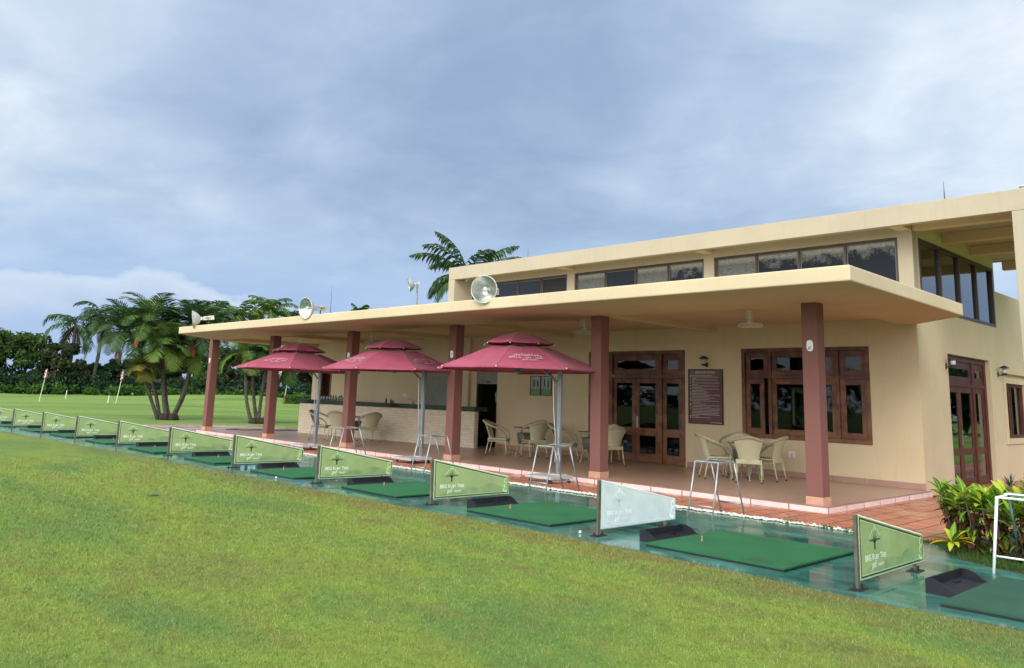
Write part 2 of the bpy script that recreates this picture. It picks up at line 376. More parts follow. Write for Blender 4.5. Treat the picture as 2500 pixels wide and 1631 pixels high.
# ------------------------------------------------------------------ mesh helpers
class MB:
    def __init__(s): s.v = []; s.f = []; s.mi = []; s.cur = 0
    def face(s, idx): s.f.append(tuple(idx)); s.mi.append(s.cur)
    def add(s, vs, fs):
        o = len(s.v); s.v += [tuple(p) for p in vs]
        for f in fs: s.face([i + o for i in f])
    def box(s, x0, x1, y0, y1, z0, z1, tr=None):
        vs = [(x, y, z) for x in (x0, x1) for y in (y0, y1) for z in (z0, z1)]
        if tr: vs = [tr(*p) for p in vs]
        s.add(vs, [(0, 1, 3, 2), (4, 6, 7, 5), (0, 4, 5, 1), (2, 3, 7, 6), (0, 2, 6, 4), (1, 5, 7, 3)])
    def prism(s, pts, z0, z1, tr=None):
        n = len(pts); vs = [(x, y, z0) for x, y in pts] + [(x, y, z1) for x, y in pts]
        if tr: vs = [tr(*p) for p in vs]
        s.add(vs, [tuple(range(n))[::-1], tuple(range(n, 2 * n))] + [(i, (i + 1) % n, n + (i + 1) % n, n + i) for i in range(n)])
    def tube(s, path, r, seg=8, caps=True, flat=None):
        path = [Vector(p) for p in path]; n = len(path)
        rr = r if isinstance(r, (list, tuple)) else [r] * n
        prev = None; o = len(s.v)
        for i, p in enumerate(path):
            t = (path[min(i + 1, n - 1)] - path[max(i - 1, 0)]).normalized()
            if prev is None:
                a = Vector((0, 0, 1)) if abs(t.z) < .9 else Vector((1, 0, 0))
                u = t.cross(a).normalized()
            else: u = (prev - t * prev.dot(t)).normalized()
            prev = u; w = t.cross(u)
            for k in range(seg):
                a = 2 * math.pi * k / seg
                s.v.append(tuple(p + u * math.cos(a) * rr[i] + w * math.sin(a) * rr[i] * (flat or 1)))
        for i in range(n - 1):
            for k in range(seg):
                k2 = (k + 1) % seg
                s.face((o + i * seg + k, o + i * seg + k2, o + (i + 1) * seg + k2, o + (i + 1) * seg + k))
        if caps:
            s.face([o + k for k in range(seg)][::-1]); s.face([o + (n - 1) * seg + k for k in range(seg)])
    def lathe(s, prof, c=(0, 0, 0), seg=24, tr=None, closed=False):
        o = len(s.v); n = len(prof)
        for r, z in prof:
            for k in range(seg):
                a = 2 * math.pi * k / seg; p = (c[0] + r * math.cos(a), c[1] + r * math.sin(a), c[2] + z)
                s.v.append(tuple(tr(*p)) if tr else p)
        for i in range(n - 1):
            for k in range(seg):
                k2 = (k + 1) % seg; s.face((o + i * seg + k, o + i * seg + k2, o + (i + 1) * seg + k2, o + (i + 1) * seg + k))
        if closed:
            s.face([o + k for k in range(seg)][::-1]); s.face([o + (n - 1) * seg + k for k in range(seg)])
    def mesh(s, name, mats, smooth=False, fix=True):
        me = bpy.data.meshes.new(name); me.from_pydata(s.v, [], s.f)
        for m in (mats if isinstance(mats, (list, tuple)) else [mats]): me.materials.append(m)
        if any(s.mi): me.polygons.foreach_set('material_index', s.mi)
        if fix:
            bm = bmesh.new(); bm.from_mesh(me); bmesh.ops.recalc_face_normals(bm, faces=bm.faces); bm.to_mesh(me); bm.free()
        if smooth: me.polygons.foreach_set('use_smooth', [True] * len(me.polygons))
        me.update(); return me
def link(name, me, parent=None, loc=None, bevel=0.0, seg=2):
    o = bpy.data.objects.new(name, me); COL.objects.link(o)
    if parent: o.parent = parent
    if loc: o.location = loc
    if bevel:
        b = o.modifiers.new('Bevel', 'BEVEL'); b.width = bevel; b.segments = seg; b.limit_method = 'ANGLE'; b.angle_limit = R_(40)
    return o
def part(name, mb, mats, parent=None, smooth=False, bevel=0.0, loc=None, fix=True, seg=2):
    return link(name, mb.mesh(name, [M[m] for m in mats.split('+')] if isinstance(mats, str) else mats, smooth, fix), parent, loc, bevel, seg)
def tag(o, label, cat, group=None, kind=None):
    o['label'] = label
    if cat: o['category'] = cat
    if group: o['group'] = group
    if kind: o['kind'] = kind
    return o
def thing(name, label, cat, loc=(0, 0, 0), rz=0.0, group=None):
    o = bpy.data.objects.new(name, None); COL.objects.link(o); o.location = loc; o.rotation_euler = (0, 0, rz); o.empty_display_size = .2
    return tag(o, label, cat, group)
def struct(name, o, label): o['kind'] = 'structure'; o['label'] = label; return o
def kids(o): return [c for c in bpy.data.objects if c.parent == o]
def dup(root, loc, rz, label, group=None):
    def cp(o, par):
        c = o.copy(); COL.objects.link(c)
        if par is not None: c.parent = par
        for k in TREE.get(o.name, kids(o)): cp(k, c)
        return c
    r = cp(root, None); r.location = loc; r.rotation_euler = (0, 0, rz); r['label'] = label
    if group: r['group'] = group
    return r
TREE = {}
def mesh_np(name, V, F, mats, rndv=None, mi=None):
    V = np.asarray(V, dtype=np.float32); F = np.asarray(F, dtype=np.int32)
    me = bpy.data.meshes.new(name); k = F.shape[1]
    me.vertices.add(len(V)); me.vertices.foreach_set('co', V.ravel())
    me.loops.add(F.size); me.loops.foreach_set('vertex_index', F.ravel())
    me.polygons.add(len(F)); me.polygons.foreach_set('loop_start', np.arange(0, F.size, k, dtype=np.int32))
    try: me.polygons.foreach_set('loop_total', np.full(len(F), k, dtype=np.int32))
    except Exception: pass
    for m in mats: me.materials.append(m)
    if mi is not None: me.polygons.foreach_set('material_index', np.asarray(mi, dtype=np.int32))
    me.update(calc_edges=True)
    if rndv is not None:
        a = me.attributes.new('rnd', 'FLOAT', 'FACE'); a.data.foreach_set('value', np.asarray(rndv, dtype=np.float32))
    return me

def text2d(s, size=1.0, shear=0.0, bold=0.0, align='LEFT', spacing=1.0):
    cu = bpy.data.curves.new('t', 'FONT'); cu.body = s; cu.size = size; cu.shear = shear; cu.offset = bold; cu.align_x = align; cu.space_character = spacing; cu.resolution_u = 3
    ob = bpy.data.objects.new('t', cu); COL.objects.link(ob)
    dg = bpy.context.evaluated_depsgraph_get(); dg.update()
    me = bpy.data.meshes.new_from_object(ob.evaluated_get(dg))
    vs = [(v.co.x, v.co.y) for v in me.vertices]; fs = [tuple(p.vertices) for p in me.polygons]
    bpy.data.objects.remove(ob); bpy.data.curves.remove(cu); bpy.data.meshes.remove(me)
    return vs, fs

# ------------------------------------------------------------------ camera, light, sky
cam = bpy.data.cameras.new('camera'); co = bpy.data.objects.new('camera', cam); COL.objects.link(co); sc.camera = co
r_ = Vector((0.690038668666299, 0.7230317030656611, 0.03273823616524192)); u_ = Vector((0.10082077771022419, -0.14081507426286516, 0.9848889912258176)); f_ = Vector((-0.7167159873528336, 0.6763107800577435, 0.17006446498472136))
mt = Matrix((r_, u_, -f_)).transposed().to_4x4(); mt.translation = Vector((5.5438, -12.0123, 1.4234)); co.matrix_world = mt
cam.sensor_width = 36; cam.lens = 1973.917 / 2500 * 36; cam.shift_x = 41.89 / 2500; cam.shift_y = -188.99 / 2500
cam.clip_end = 3000; cam.clip_start = .05

sun = bpy.data.lights.new('sun', 'SUN'); so = bpy.data.objects.new('sun', sun); COL.objects.link(so)
SUN_DIR = Vector((.48, -.80, .66)).normalized()      # towards the sun: behind the camera, high
so.rotation_euler = SUN_DIR.to_track_quat('Z', 'Y').to_euler()
sun.energy = 1.1; sun.angle = R_(28); sun.color = (1.0, .95, .87)

w = bpy.data.worlds.new('World'); sc.world = w; w.use_nodes = True
nt = NT(w.node_tree); bg = w.node_tree.nodes['Background']; wo = w.node_tree.nodes['World Output']
sky = nt('ShaderNodeTexSky', sky_type='NISHITA'); sky.sun_disc = False
sky.sun_elevation = math.asin(SUN_DIR.z); sky.sun_rotation = math.atan2(SUN_DIR.x, SUN_DIR.y); sky.air_density = 1.2; sky.dust_density = 1.5
nt.l.new(sky.outputs[0], bg.inputs[0]); bg.inputs[1].default_value = .10
dirv = coord(nt, 'Generated')
sx = nt('ShaderNodeSeparateXYZ', {0: dirv}); X, Y, Z = sx.outputs
den = nt.math('ADD', nt.math('MAXIMUM', Z, 0.0), .22)
cb = nt('ShaderNodeCombineXYZ', {0: nt.math('DIVIDE', X, den), 1: nt.math('DIVIDE', Y, den), 2: 0.0}).outputs[0]
rot = nt.mapv(cb, (1, 1, 1), (0, 0, 0), (0, 0, R_(-20)))
n1 = nt.noise(nt.mapv(rot, (.8, 1.0, 1)), 1.05, 7, .5, dist=.5)
n2 = nt.noise(nt.mapv(rot, (1, 1.2, 1), (4, 1, 0)), 2.4, 8, .55, dist=.5)
wob = nt.noise(dirv, 6, 6, .6)
def blob(d, lo, hi, amp, nsc=.10):
    dv = nt('ShaderNodeVectorMath', {0: dirv, 1: Vector(d).normalized()}, operation='DOT_PRODUCT').outputs['Value']
    v = nt.math('ADD', dv, nt.math('MULTIPLY', nt.math('SUBTRACT', wob, .5), nsc))
    return nt.math('MULTIPLY', nt.ramp(v, [(lo, 0.0), (hi, 1.0)]), amp)
val = nt.math('ADD', nt.math('MULTIPLY', n1, .62), nt.math('MULTIPLY', n2, .38))
val = nt.math('ADD', nt.math('MULTIPLY', nt.math('SUBTRACT', val, .5), 2.1), .54)
val = nt.math('SUBTRACT', val, blob((-.640, .690, .350), .955, .995, .30, .07))
val = nt.math('SUBTRACT', val, blob((-.79, .445, .42), .975, 1.0, .12, .05))
val = nt.math('SUBTRACT', val, blob((-.40, .875, .25), .978, .998, .18, .03))
val = nt.math('ADD', val, blob((-.915, .25, .30), .93, 1.0, .10, .06))
val = nt.math('ADD', val, blob((-.28, .91, .34), .90, 1.0, .20, .06))
val = nt.math('ADD', val, blob((-.25, .93, .265), .985, .999, .22, .03))
ccol = nt.ramp(val, [(.10, (.225, .300, .450)), (.34, (.280, .365, .510)), (.56, (.350, .440, .570)), (.78, (.46, .54, .645)), (1.0, (.62, .67, .73))])
# clear blue strip low over the horizon
el = Z
strip = nt.ramp(nt.math('ADD', el, nt.math('MULTIPLY', nt.math('SUBTRACT', wob, .5), .05)), [(.10, 1.0), (.21, 0.0)])
ccol = nt.mix(nt.math('MULTIPLY', strip, .75), ccol, (.255, .375, .600))
# cumulus bank near the horizon, towards the left
az = nt.math('ARCTAN2', Y, nt.math('MULTIPLY', X, -1.0))     # 0 = towards -X
azc = nt('ShaderNodeCombineXYZ', {0: az, 1: nt.math('MULTIPLY', Z, 1.6), 2: 0.0}).outputs[0]
cn = nt.noise(azc, 9, 8, .55, dist=.25); cn2 = nt.noise(azc, 26, 7, .6)
topl = nt.math('ADD', nt.math('MULTIPLY', nt.math('SUBTRACT', cn, .5), .055), .112)
pk = nt.ramp(nt.math('ABSOLUTE', nt.math('SUBTRACT', az, .343)), [(.0, .024), (.085, 0.0)])
topl = nt.math('ADD', topl, pk)
topl = nt.math('SUBTRACT', topl, nt.ramp(az, [(.42, 0.0), (.75, .035)]))
dd = nt.math('SUBTRACT', topl, el)
cm = nt.ramp(nt.math('ADD', dd, nt.math('MULTIPLY', nt.math('SUBTRACT', cn2, .5), .012)), [(.0, 0.0), (.006, .85), (.03, .75), (.052, 0.0)])
cm = nt.math('MULTIPLY', cm, nt.ramp(az, [(.55, 1.0), (.85, .3)]))
cmc = nt.ramp(nt.math('ADD', dd, nt.math('MULTIPLY', nt.math('SUBTRACT', cn2, .5), .03)), [(.0, (.50, .57, .67)), (.03, (.40, .48, .62)), (.06, (.33, .42, .60))])
ccol = nt.mix(cm, ccol, cmc)
# brightness added to the unseen sky behind the camera, to fill the porch
fill_dot = nt('ShaderNodeVectorMath', {0: dirv, 1: Vector((.42, -.86, .30)).normalized()}, operation='DOT_PRODUCT').outputs['Value']
fill_glow = nt.ramp(nt.math('ADD', fill_dot, nt.math('MULTIPLY', nt.math('SUBTRACT', n1, .5), .25)), [(.0, 0.0), (.5, .55), (1.0, 1.0)], 'EASE')
ccol = nt.mix(nt.math('MULTIPLY', fill_glow, .8), ccol, (1.0, .98, .93))
bgc = nt('ShaderNodeBackground'); nt.l.new(ccol, bgc.inputs[0]); nt.l.new(nt.math('ADD', nt.math('MULTIPLY', fill_glow, 1.9), 1.0), bgc.inputs[1])
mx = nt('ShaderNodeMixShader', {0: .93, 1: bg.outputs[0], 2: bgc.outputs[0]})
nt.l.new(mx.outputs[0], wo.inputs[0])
sc.view_settings.view_transform = 'Standard'; sc.view_settings.look = 'None'; sc.view_settings.exposure = 0.52; sc.view_settings.gamma = 1.0

# ------------------------------------------------------------------ ground
def edge_y(x):
    pts = [(-80, -9.5), (-40, -6.6), (-22, -5.55), (-13.6, -5.17), (-6.6, -5.06), (-3.4, -5.0), (-.35, -4.90), (1.3, -4.98), (2.66, -5.10), (3.74, -5.05), (20, -4.95)]
    for (a, ya), (b, yb) in zip(pts, pts[1:]):
        if a <= x <= b: return ya + (yb - ya) * (x - a) / (b - a)
    return pts[-1][1]
def hgt(x, y):
    h = 0.0
    d = max(0.0, -x - 33.0)
    if d > 0:
        k = min(1.0, d / 14.0)
        h += k * (.30 * mnoise.noise(Vector((x * .035, y * .05, 0))) + .12 * mnoise.noise(Vector((x * .11, y * .12, 3))) + .05)
        # raised mound behind the practice green
        h += .75 * math.exp(-((x + 78) / 13) ** 2 - ((y - 29) / 8) ** 2)
    return G + h
xs = np.unique(np.concatenate([np.linspace(-420, -140, 15), np.linspace(-140, -28, 113), np.linspace(-28, 60, 12)]))
ys = np.unique(np.concatenate([np.linspace(-260, -30, 12), np.linspace(-30, 90, 121), np.linspace(90, 420, 14)]))
V = [(x, y, hgt(x, y)) for x in xs for y in ys]; ny = len(ys)
F = [(i * ny + j, (i + 1) * ny + j, (i + 1) * ny + j + 1, i * ny + j + 1) for i in range(len(xs) - 1) for j in range(ny - 1)]
me = mesh_np('ground', V, F, [M['ground']]); me.polygons.foreach_set('use_smooth', [True] * len(F))
struct('ground', link('ground', me), 'mown green grass of the driving range and the practice green beyond')

# tee line
pts = []
x = -42.0
while x <= 12.0:
    pts.append((x, edge_y(x) + .055 * mnoise.noise(Vector((x * 1.3, 0, 0))) + .03 * mnoise.noise(Vector((x * 9, 4, 0))))); x += .12
top = [(12.0, -2.75), (3.6, -2.72), (2.95, -2.62), (2.55, -2.36), (2.30, -1.98), (2.10, -1.60), (1.6, -1.52), (.8, -1.56), (-2, -1.60), (-8, -1.60), (-20, -1.60), (-30, -2.0), (-42, -3.2)]
mb = MB(); mb.prism(pts + top, G - .05, G + .004)
struct('pavement', part('pavement', mb, 'deck'), 'wet green painted concrete tee line between lawn and brick path')
# brick path
mb = MB(); mb.prism([(-21.5, -1.56), (1.55, -1.50), (2.12, -1.32), (2.22, -.4), (2.45, 3), (2.45, 16), (-1, 16), (-1, -.1), (-21.5, -.1)], G - .05, G + .008)
struct('path', part('path', mb, 'brick'), 'red brick paved path along the porch and round the corner')
mb = MB(); mb.prism([(-26.5, -1.75), (-21.5, -1.6), (-21.5, 5.0), (-25.0, 4.6), (-26.5, 2.0)], G - .05, G + .008)
struct('path', part('path', mb, 'pinkpave'), 'pink paved end of the path beyond the far pillar')

# pebble strip
def ico():
    bm = bmesh.new(); bmesh.ops.create_icosphere(bm, subdivisions=1, radius=1)
    v = np.array([x.co[:] for x in bm.verts]); f = np.array([[q.index for q in p.verts] for p in bm.faces]); bm.free(); return v, f
iv, if_ = ico()
VV = []; FF = []; off = 0
for i in range(5200):
    x = -27 + 28.1 * rnd.random() ** .7
    if x > .4 and rnd.random() < .6: continue
    if mnoise.noise(Vector((x * .9, 0, 7))) < -.42: continue
    y = -1.575 + rnd.gauss(0, .038) + (.04 if x > 0 else 0)
    s = rnd.uniform(.009, .021)
    v = iv * np.array([s * rnd.uniform(.8, 1.4), s * rnd.uniform(.8, 1.3), s * .7]); VV.append(v + np.array([x, y, G + .012 + rnd.random() * .012])); FF.append(if_ + off); off += len(iv)
o = link('white_pebbles', mesh_np('white_pebbles', np.concatenate(VV), np.concatenate(FF), [M['pebble']]))
tag(o, 'thin strip of white pebbles between the green tee line and brick path', 'pebbles', kind='stuff')

# grass blades
def blades(name, P, hmin, hmax, wd, lean, mat, label, cat):
    n = len(P); a = rng.uniform(0, 2 * np.pi, n); la = rng.uniform(0, 2 * np.pi, n); h = rng.uniform(hmin, hmax, n) * P[:, 3]; ln = rng.uniform(0, lean, n) * h
    wv = np.stack([np.cos(a), np.sin(a), np.zeros(n)], 1) * (wd * P[:, 3] * .5)[:, None]
    b = P[:, :3]; t = b + np.stack([np.cos(la) * ln, np.sin(la) * ln, h], 1)
    V = np.stack([b - wv, b + wv, t], 1).reshape(-1, 3); F = np.arange(3 * n).reshape(n, 3)
    o = link(name, mesh_np(name, V, F, [mat], rng.random(n))); tag(o, label, cat, kind='stuff'); return o
N = 560000
th = np.radians(rng.uniform(93, 178, N)); rr = 2.6 + (rng.random(N) ** 1.15) * 16.9
px = 5.5438 + rr * np.cos(th); py = -12.0123 + rr * np.sin(th)
ey = np.interp(px, [-42, -22, -13.6, -6.6, -3.4, -.35, 1.3, 2.66, 3.74, 20], [-6.6, -5.55, -5.17, -5.06, -5.0, -4.90, -4.98, -5.10, -5.05, -4.95])
ey = ey + .03 * np.sin(px * 7.1) + .02 * np.sin(px * 19.3)
k = (py < ey + rng.normal(0, .035, N)) & (rng.random(N) < np.clip((19.5 - rr) / 11.0, 0, 1))
P = np.stack([px, py, np.full(N, G - .002), 1 + np.maximum(0, rr - 3) * .13], 1)[k]
blades('lawn_grass', P, .007, .017, .0042, 1.3, M['blade'], 'short mown grass blades of the lawn in the foreground', 'grass')
# weeds on the edge and the planted bed
Q = []
for i in range(9000):
    if rnd.random() < .25:
        x = rnd.uniform(.2, 2.2); c = mnoise.noise(Vector((x * 3, 0, 0)))
        if c < -.05: continue
        Q.append((x, -1.55 + rnd.gauss(0, .03), G, 1.5))
    else:
        x = rnd.uniform(2.05, 5.2); yb = np.interp(x, [2.05, 2.3, 2.55, 2.95, 3.6, 5.2], [-1.58, -1.98, -2.36, -2.62, -2.72, -2.74])
        Q.append((x, yb + abs(rnd.gauss(0, .28)), G + .004, 1.6))
blades('grass_tufts', np.array(Q), .015, .045, .004, 1.6, M['hedgeleaf'], 'low weeds and grass at the foot of the croton bed and path edge', 'grass')
mb = MB(); mb.prism([(2.12, -1.32), (2.10, -1.62), (2.30, -2.00), (2.55, -2.38), (2.95, -2.64), (3.6, -2.74), (12, -2.77), (12, 3), (2.45, 3), (2.22, -.4)], G - .04, G + .012)
struct('planting_bed', part('planting_bed', mb, [simple('bed_soil', (.05, .055, .022), .95, var=.4, scale=14, bmp=.6)]), 'dark soil bed with weeds under the shrubs at the right')

# ------------------------------------------------------------------ clubhouse
bld = thing('clubhouse', 'cream flat-roofed driving range clubhouse with pillared porch and upper windows', 'building')
fm = lambda u, d, z: (u, D - d, z)          # facade plane: d outwards
sm = lambda u, d, z: (XC + d, u, z)         # side wall plane
def holed(mb, tr, u0, u1, z0, z1, d0, d1, holes):
    us = sorted({u0, u1} | {h for a in holes for h in a[:2] if u0 < h < u1}); zs = sorted({z0, z1} | {h for a in holes for h in a[2:] if z0 < h < z1})
    def solid(i, j):
        if i < 0 or j < 0 or i >= len(us) - 1 or j >= len(zs) - 1: return False
        cu = (us[i] + us[i + 1]) / 2; cz = (zs[j] + zs[j + 1]) / 2
        return not any(a[0] < cu < a[1] and a[2] < cz < a[3] for a in holes)
    for i in range(len(us) - 1):
        for j in range(len(zs) - 1):
            if not solid(i, j): continue
            a, b, c, e = us[i], us[i + 1], zs[j], zs[j + 1]
            q = lambda *ps: mb.add([tr(*p) for p in ps], [(0, 1, 2, 3)])
            q((a, d1, c), (b, d1, c), (b, d1, e), (a, d1, e)); q((a, d0, c), (a, d0, e), (b, d0, e), (b, d0, c))
            if not solid(i - 1, j): q((a, d0, c), (a, d1, c), (a, d1, e), (a, d0, e))
            if not solid(i + 1, j): q((b, d0, c), (b, d0, e), (b, d1, e), (b, d1, c))
            if not solid(i, j - 1): q((a, d0, c), (b, d0, c), (b, d1, c), (a, d1, c))
            if not solid(i, j + 1): q((a, d0, e), (a, d1, e), (b, d1, e), (b, d0, e))
WT = .2
DOOR = (-7.85, -5.01, 0.0, 2.615); WIN = (-3.575, -.866, .74, 2.613); SERV = (-12.09, -11.22, 0.0, 2.2); SHUT = (-14.5, -13.0, 1.08, 2.3); DW2 = (-20.6, -19.85, 0.0, 2.3)
UW = [(-12.47, -8.66), (-8.40, -4.49), (-4.225, -.235)]
mb = MB(); holed(mb, fm, -21.15, XC, G, 3.21, -WT, 0, [DOOR, WIN, SERV, SHUT, DW2]); w1 = part('facade_wall', mb, 'cream', bld)
mb = MB(); holed(mb, fm, -12.755, XC, 3.21, 5.0, -WT, 0, [(a, b, 3.5, 4.70) for a, b in UW]); part('upper_wall', mb, 'band', bld)
SD = (5.64, 8.34, G, 2.555); SW = (9.36, 10.9, .86, 2.10); SU = (4.37, 9.01, 3.34, 4.70)
mb = MB(); holed(mb, sm, D + WT, 15.0, G, 4.19, -WT, 0, [SD, SW, SU]); holed(mb, sm, D + WT, 9.12, 4.19, 5.0, -WT, 0, [SU]); part('side_wall', mb, 'cream', bld)
mb = MB(); holed(mb, lambda u, d, z: (u, 15.0 - d, z), -21.15, XC - WT, G, 4.19, -WT, 0, [(-7.9, -7.0, .75, 2.05), (-12.5, -11.2, .55, 2.4)]); part('rear_wall', mb, 'cream', bld)
mb = MB(); mb.box(-21.15, -20.95, D + WT, 15, G, 3.21); part('end_wall', mb, 'cream', bld)
mb = MB(); mb.box(-12.755, -12.6, D + WT, 9.12, 3.21, 5.0); mb.box(-12.6, XC - WT, 9.0, 9.12, 3.32, 5.0); part('upper_wall', mb, 'band', bld)
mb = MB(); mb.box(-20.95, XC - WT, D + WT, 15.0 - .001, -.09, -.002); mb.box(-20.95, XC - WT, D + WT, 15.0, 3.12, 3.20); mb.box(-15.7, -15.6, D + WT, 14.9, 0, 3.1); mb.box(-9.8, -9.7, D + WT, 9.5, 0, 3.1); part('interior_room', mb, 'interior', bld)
# reception desk seen through the window
t = thing('reception_desk', 'dark reception desk inside the room behind the window', 'desk', (-4.3, 6.2, 0))
mb = MB(); mb.box(-1.3, .6, -.3, .3, 0, .95); part('desk_body', mb, 'wood2', t, bevel=.01)
mb = MB(); mb.box(-1.36, .66, -.36, .36, .952, .99); part('desk_top', mb, 'shutter', t, bevel=.006)

# canopy with recessed ceiling bays
outer = [(-19.30, -1.87), (1.312, -1.87), (1.158, 2.95), (XC + .0, D - .002), (-21.8, D - .002), (-21.75, 2.3), (-21.36, .35)]
mb = MB(); mb.prism(outer, 3.0, 3.209); can = part('canopy', mb, 'cream+soffit', None)
cut = MB()
for i in range(5):
    x1 = -i * SP - PW; x0 = -(i + 1) * SP
    p = [(x0, PW), (x1 if i else -.02, PW), (x1 if i else -.33, D + .5), (x0, D + .5)]
    cut.prism(p, 2.9, 3.125)
cu = part('cutter', cut, 'soffit')
bm_ = can.modifiers.new('b', 'BOOLEAN'); bm_.operation = 'DIFFERENCE'; bm_.object = cu; bm_.solver = 'EXACT'
dg = bpy.context.evaluated_depsgraph_get(); dg.update()
me = bpy.data.meshes.new_from_object(can.evaluated_get(dg)); me.name = 'canopy'
can.modifiers.clear(); can.data = me; bpy.data.objects.remove(cu)
me.materials.clear(); me.materials.append(M['cream']); me.materials.append(M['soffit'])
for p in me.polygons: p.material_index = 1 if (p.normal.z < -.5 or (p.center.z < 3.12 and PW - .05 < p.center.y < D + .3 and -21 < p.center.x < 0.0)) else 0
can.parent = bld
bv = can.modifiers.new('Bevel', 'BEVEL'); bv.width = .022; bv.segments = 3; bv.limit_method = 'ANGLE'; bv.angle_limit = R_(30)

# pillars
for i in range(6):
    x = -i * SP
    mb = MB(); mb.box(x - PW, x, 0, PW, .112, 2.999)
    p = part('pillar', mb, 'pillar', bld, bevel=.006)
    mb = MB(); mb.box(x - PW - .012, x + .012, -.012, PW + .012, 0, .112); part('pillar_base', mb, 'socle', p, bevel=.004)
for i, z in ((0, 2.34), (2, 2.33), (3, 2.35), (5, 2.30)):
    cx = -i * SP - PW / 2 + (.0 if i else .005)
    mb = MB(); pr = []
    for k in range(24):
        a = 2 * math.pi * k / 24; ca, sa = math.cos(a), math.sin(a)
        rx = .052 * abs(ca) ** .7 * (1 if ca > 0 else -1); rz = .085 * abs(sa) ** .75 * (1 if sa > 0 else -1)
        pr.append((rx * (1 + .05 * mnoise.noise(Vector((k, i, 0)))), rz * (1 + .06 * mnoise.noise(Vector((k, i, 5))))))
    mb.prism(pr, 0, .008, lambda a, b, c, cx=cx, z=z: (cx + a, -.0 - c - .001, z + b))
    t = part('number_plate', mb, 'plate', None)
    mb.v = []; mb.f = []; mb.mi = []
    lab = {0: 'white worn oval plate on the nearest pillar by the large window', 2: 'white oval plate on the pillar left of the nearest parasol', 3: 'white oval plate on the pillar behind the middle parasol', 5: 'white oval plate on the farthest left pillar'}[i]
    tag(t, lab, 'plate', 'oval plates on the pillars')
    m2 = MB()
    if i == 2: m2.box(cx - .028, cx + .028, -.0125, -.0093, z - .004, z + .012)
    else: m2.tube([(cx - .03, -.0112, z - .06), (cx - .004, -.0112, z - .025), (cx + .02, -.0112, z - .012)], .006, 5); m2.tube([(cx - .006, -.0112, z - .04), (cx + .012, -.0112, z - .052)], .005, 5)
    part('printed_mark', m2, 'blackpaint', t)

# porch floor and step
mb = MB(); mb.box(-21.15, .09, -.125, D, G + .01, 0.0); part('porch_floor', mb, 'floor', bld)
mb = MB(); mb.box(-21.2, .143, -.179, -.1255, G - .02, .002); mb.box(.0905, .143, -.125, D - .002, G - .02, .002); mb.box(-21.2, -21.1505, -.125, D, G - .02, .002); part('porch_step', mb, 'pinkedge', bld, bevel=.006)
for a, b in ((-4.96, XC + .004), (-11.17, -7.9), (-21.1, -20.65)):
    mb = MB(); mb.box(a, b, D - .014, D - .0005, .001, .115); part('skirting', mb, 'skirt', bld, bevel=.002)

# roof slab with front fascia, beams and right-hand pier
YF = 3.397
mb = MB(); mb.prism([(-12.755, YF + .1605), (2.40, YF + .1605), (2.40, 10.0), (-12.755, 10.0)], 5.0, 5.153); part('roof_slab', mb, 'band', bld, bevel=.01)
mb = MB(); mb.box(-12.755, 2.40, YF, YF + .16, 4.785, 5.154); part('roof_fascia', mb, 'band', bld, bevel=.008)
rb = [(2.24, 2.40, YF + .161, 9.84, 4.785), (XC, 2.40, 9.84, 9.999, 4.785)] + [(XC + .002, 2.239, y, y + .2, 4.80) for y in (D + .02, 5.75, 7.45)] + [(x + .01, x + .25, YF + .162, D - .001, 4.80) for x in [-.235 + XC - .02] + [b for a, b in UW[:2]]]
for a, b, c, d, z in rb:
    mb = MB(); mb.box(a, b, c, d, z, 4.9995); part('roof_beam', mb, 'soffit', bld, bevel=.006)
mb = MB(); mb.box(-12.755, -12.492, YF, D, 3.209, 4.784); part('roof_fin', mb, 'band', bld, bevel=.01)
mb = MB(); mb.box(1.86, 2.40, YF + .003, YF + .45, G, 4.784); part('roof_pier', mb, 'band', bld, bevel=.01)
mb = MB(); mb.box(2.00, 2.14, YF + .1, YF + .3, 5.155, 5.20); mb.box(1.97, 2.2, YF + .07, YF + .33, 5.201, 5.225); o = part('roof_vent', mb, 'flood', bld)

# joinery -----------------------------------------------------------------
def frame(mb, tr, u0, u1, z0, z1, w, d0, d1, wb=None, wt=None):
    wb = w if wb is None else wb; wt = w if wt is None else wt
    mb.box(u0, u0 + w, d0, d1, z0, z1, tr); mb.box(u1 - w, u1, d0, d1, z0, z1, tr)
    if wb: mb.box(u0 + w, u1 - w, d0 + .001, d1 - .001, z0, z0 + wb, tr)
    if wt: mb.box(u0 + w, u1 - w, d0 + .001, d1 - .001, z1 - wt, z1, tr)
def pane(tr, u0, u1, z0, z1, d, mat, parent):
    mb = MB(); mb.box(u0, u1, d - .003, d + .003, z0, z1, tr); return part('glass_pane', mb, mat, parent)
def leaf(tr, u0, u1, z0, z1, par, d=-.06, split=.62, glassm='glass', name='door_leaf', st=.105, wmat='wood'):
    mb = MB(); zs = z0 + (z1 - z0) * (1 - split) if split else None
    frame(mb, tr, u0, u1, z0, z1, st, d - .02, d + .02, wb=.17 if split else .12, wt=.12)
    if split: mb.box(u0 + st, u1 - st, d - .019, d + .019, zs - .13, zs, tr)
    l = part(name, mb, wmat, par, bevel=.004)
    if split:
        pane(tr, u0 + st, u1 - st, z0 + .17, zs - .13, d, glassm, l); pane(tr, u0 + st, u1 - st, zs, z1 - .12, d, glassm, l)
    else: pane(tr, u0 + st, u1 - st, z0 + .12, z1 - .12, d, glassm, l)
    return l
def transom(mb, tr, u0, u1, z0, z1, d, par, glassm='glass', wu=.12, wz=.13):
    frame(mb, tr, u0, u1, z0, z1, wu, d - .02, d + .02, wb=wz, wt=wz * 1.1)
    pane(tr, u0 + wu, u1 - wu, z0 + wz, z1 - wz * 1.1, d, glassm, par)
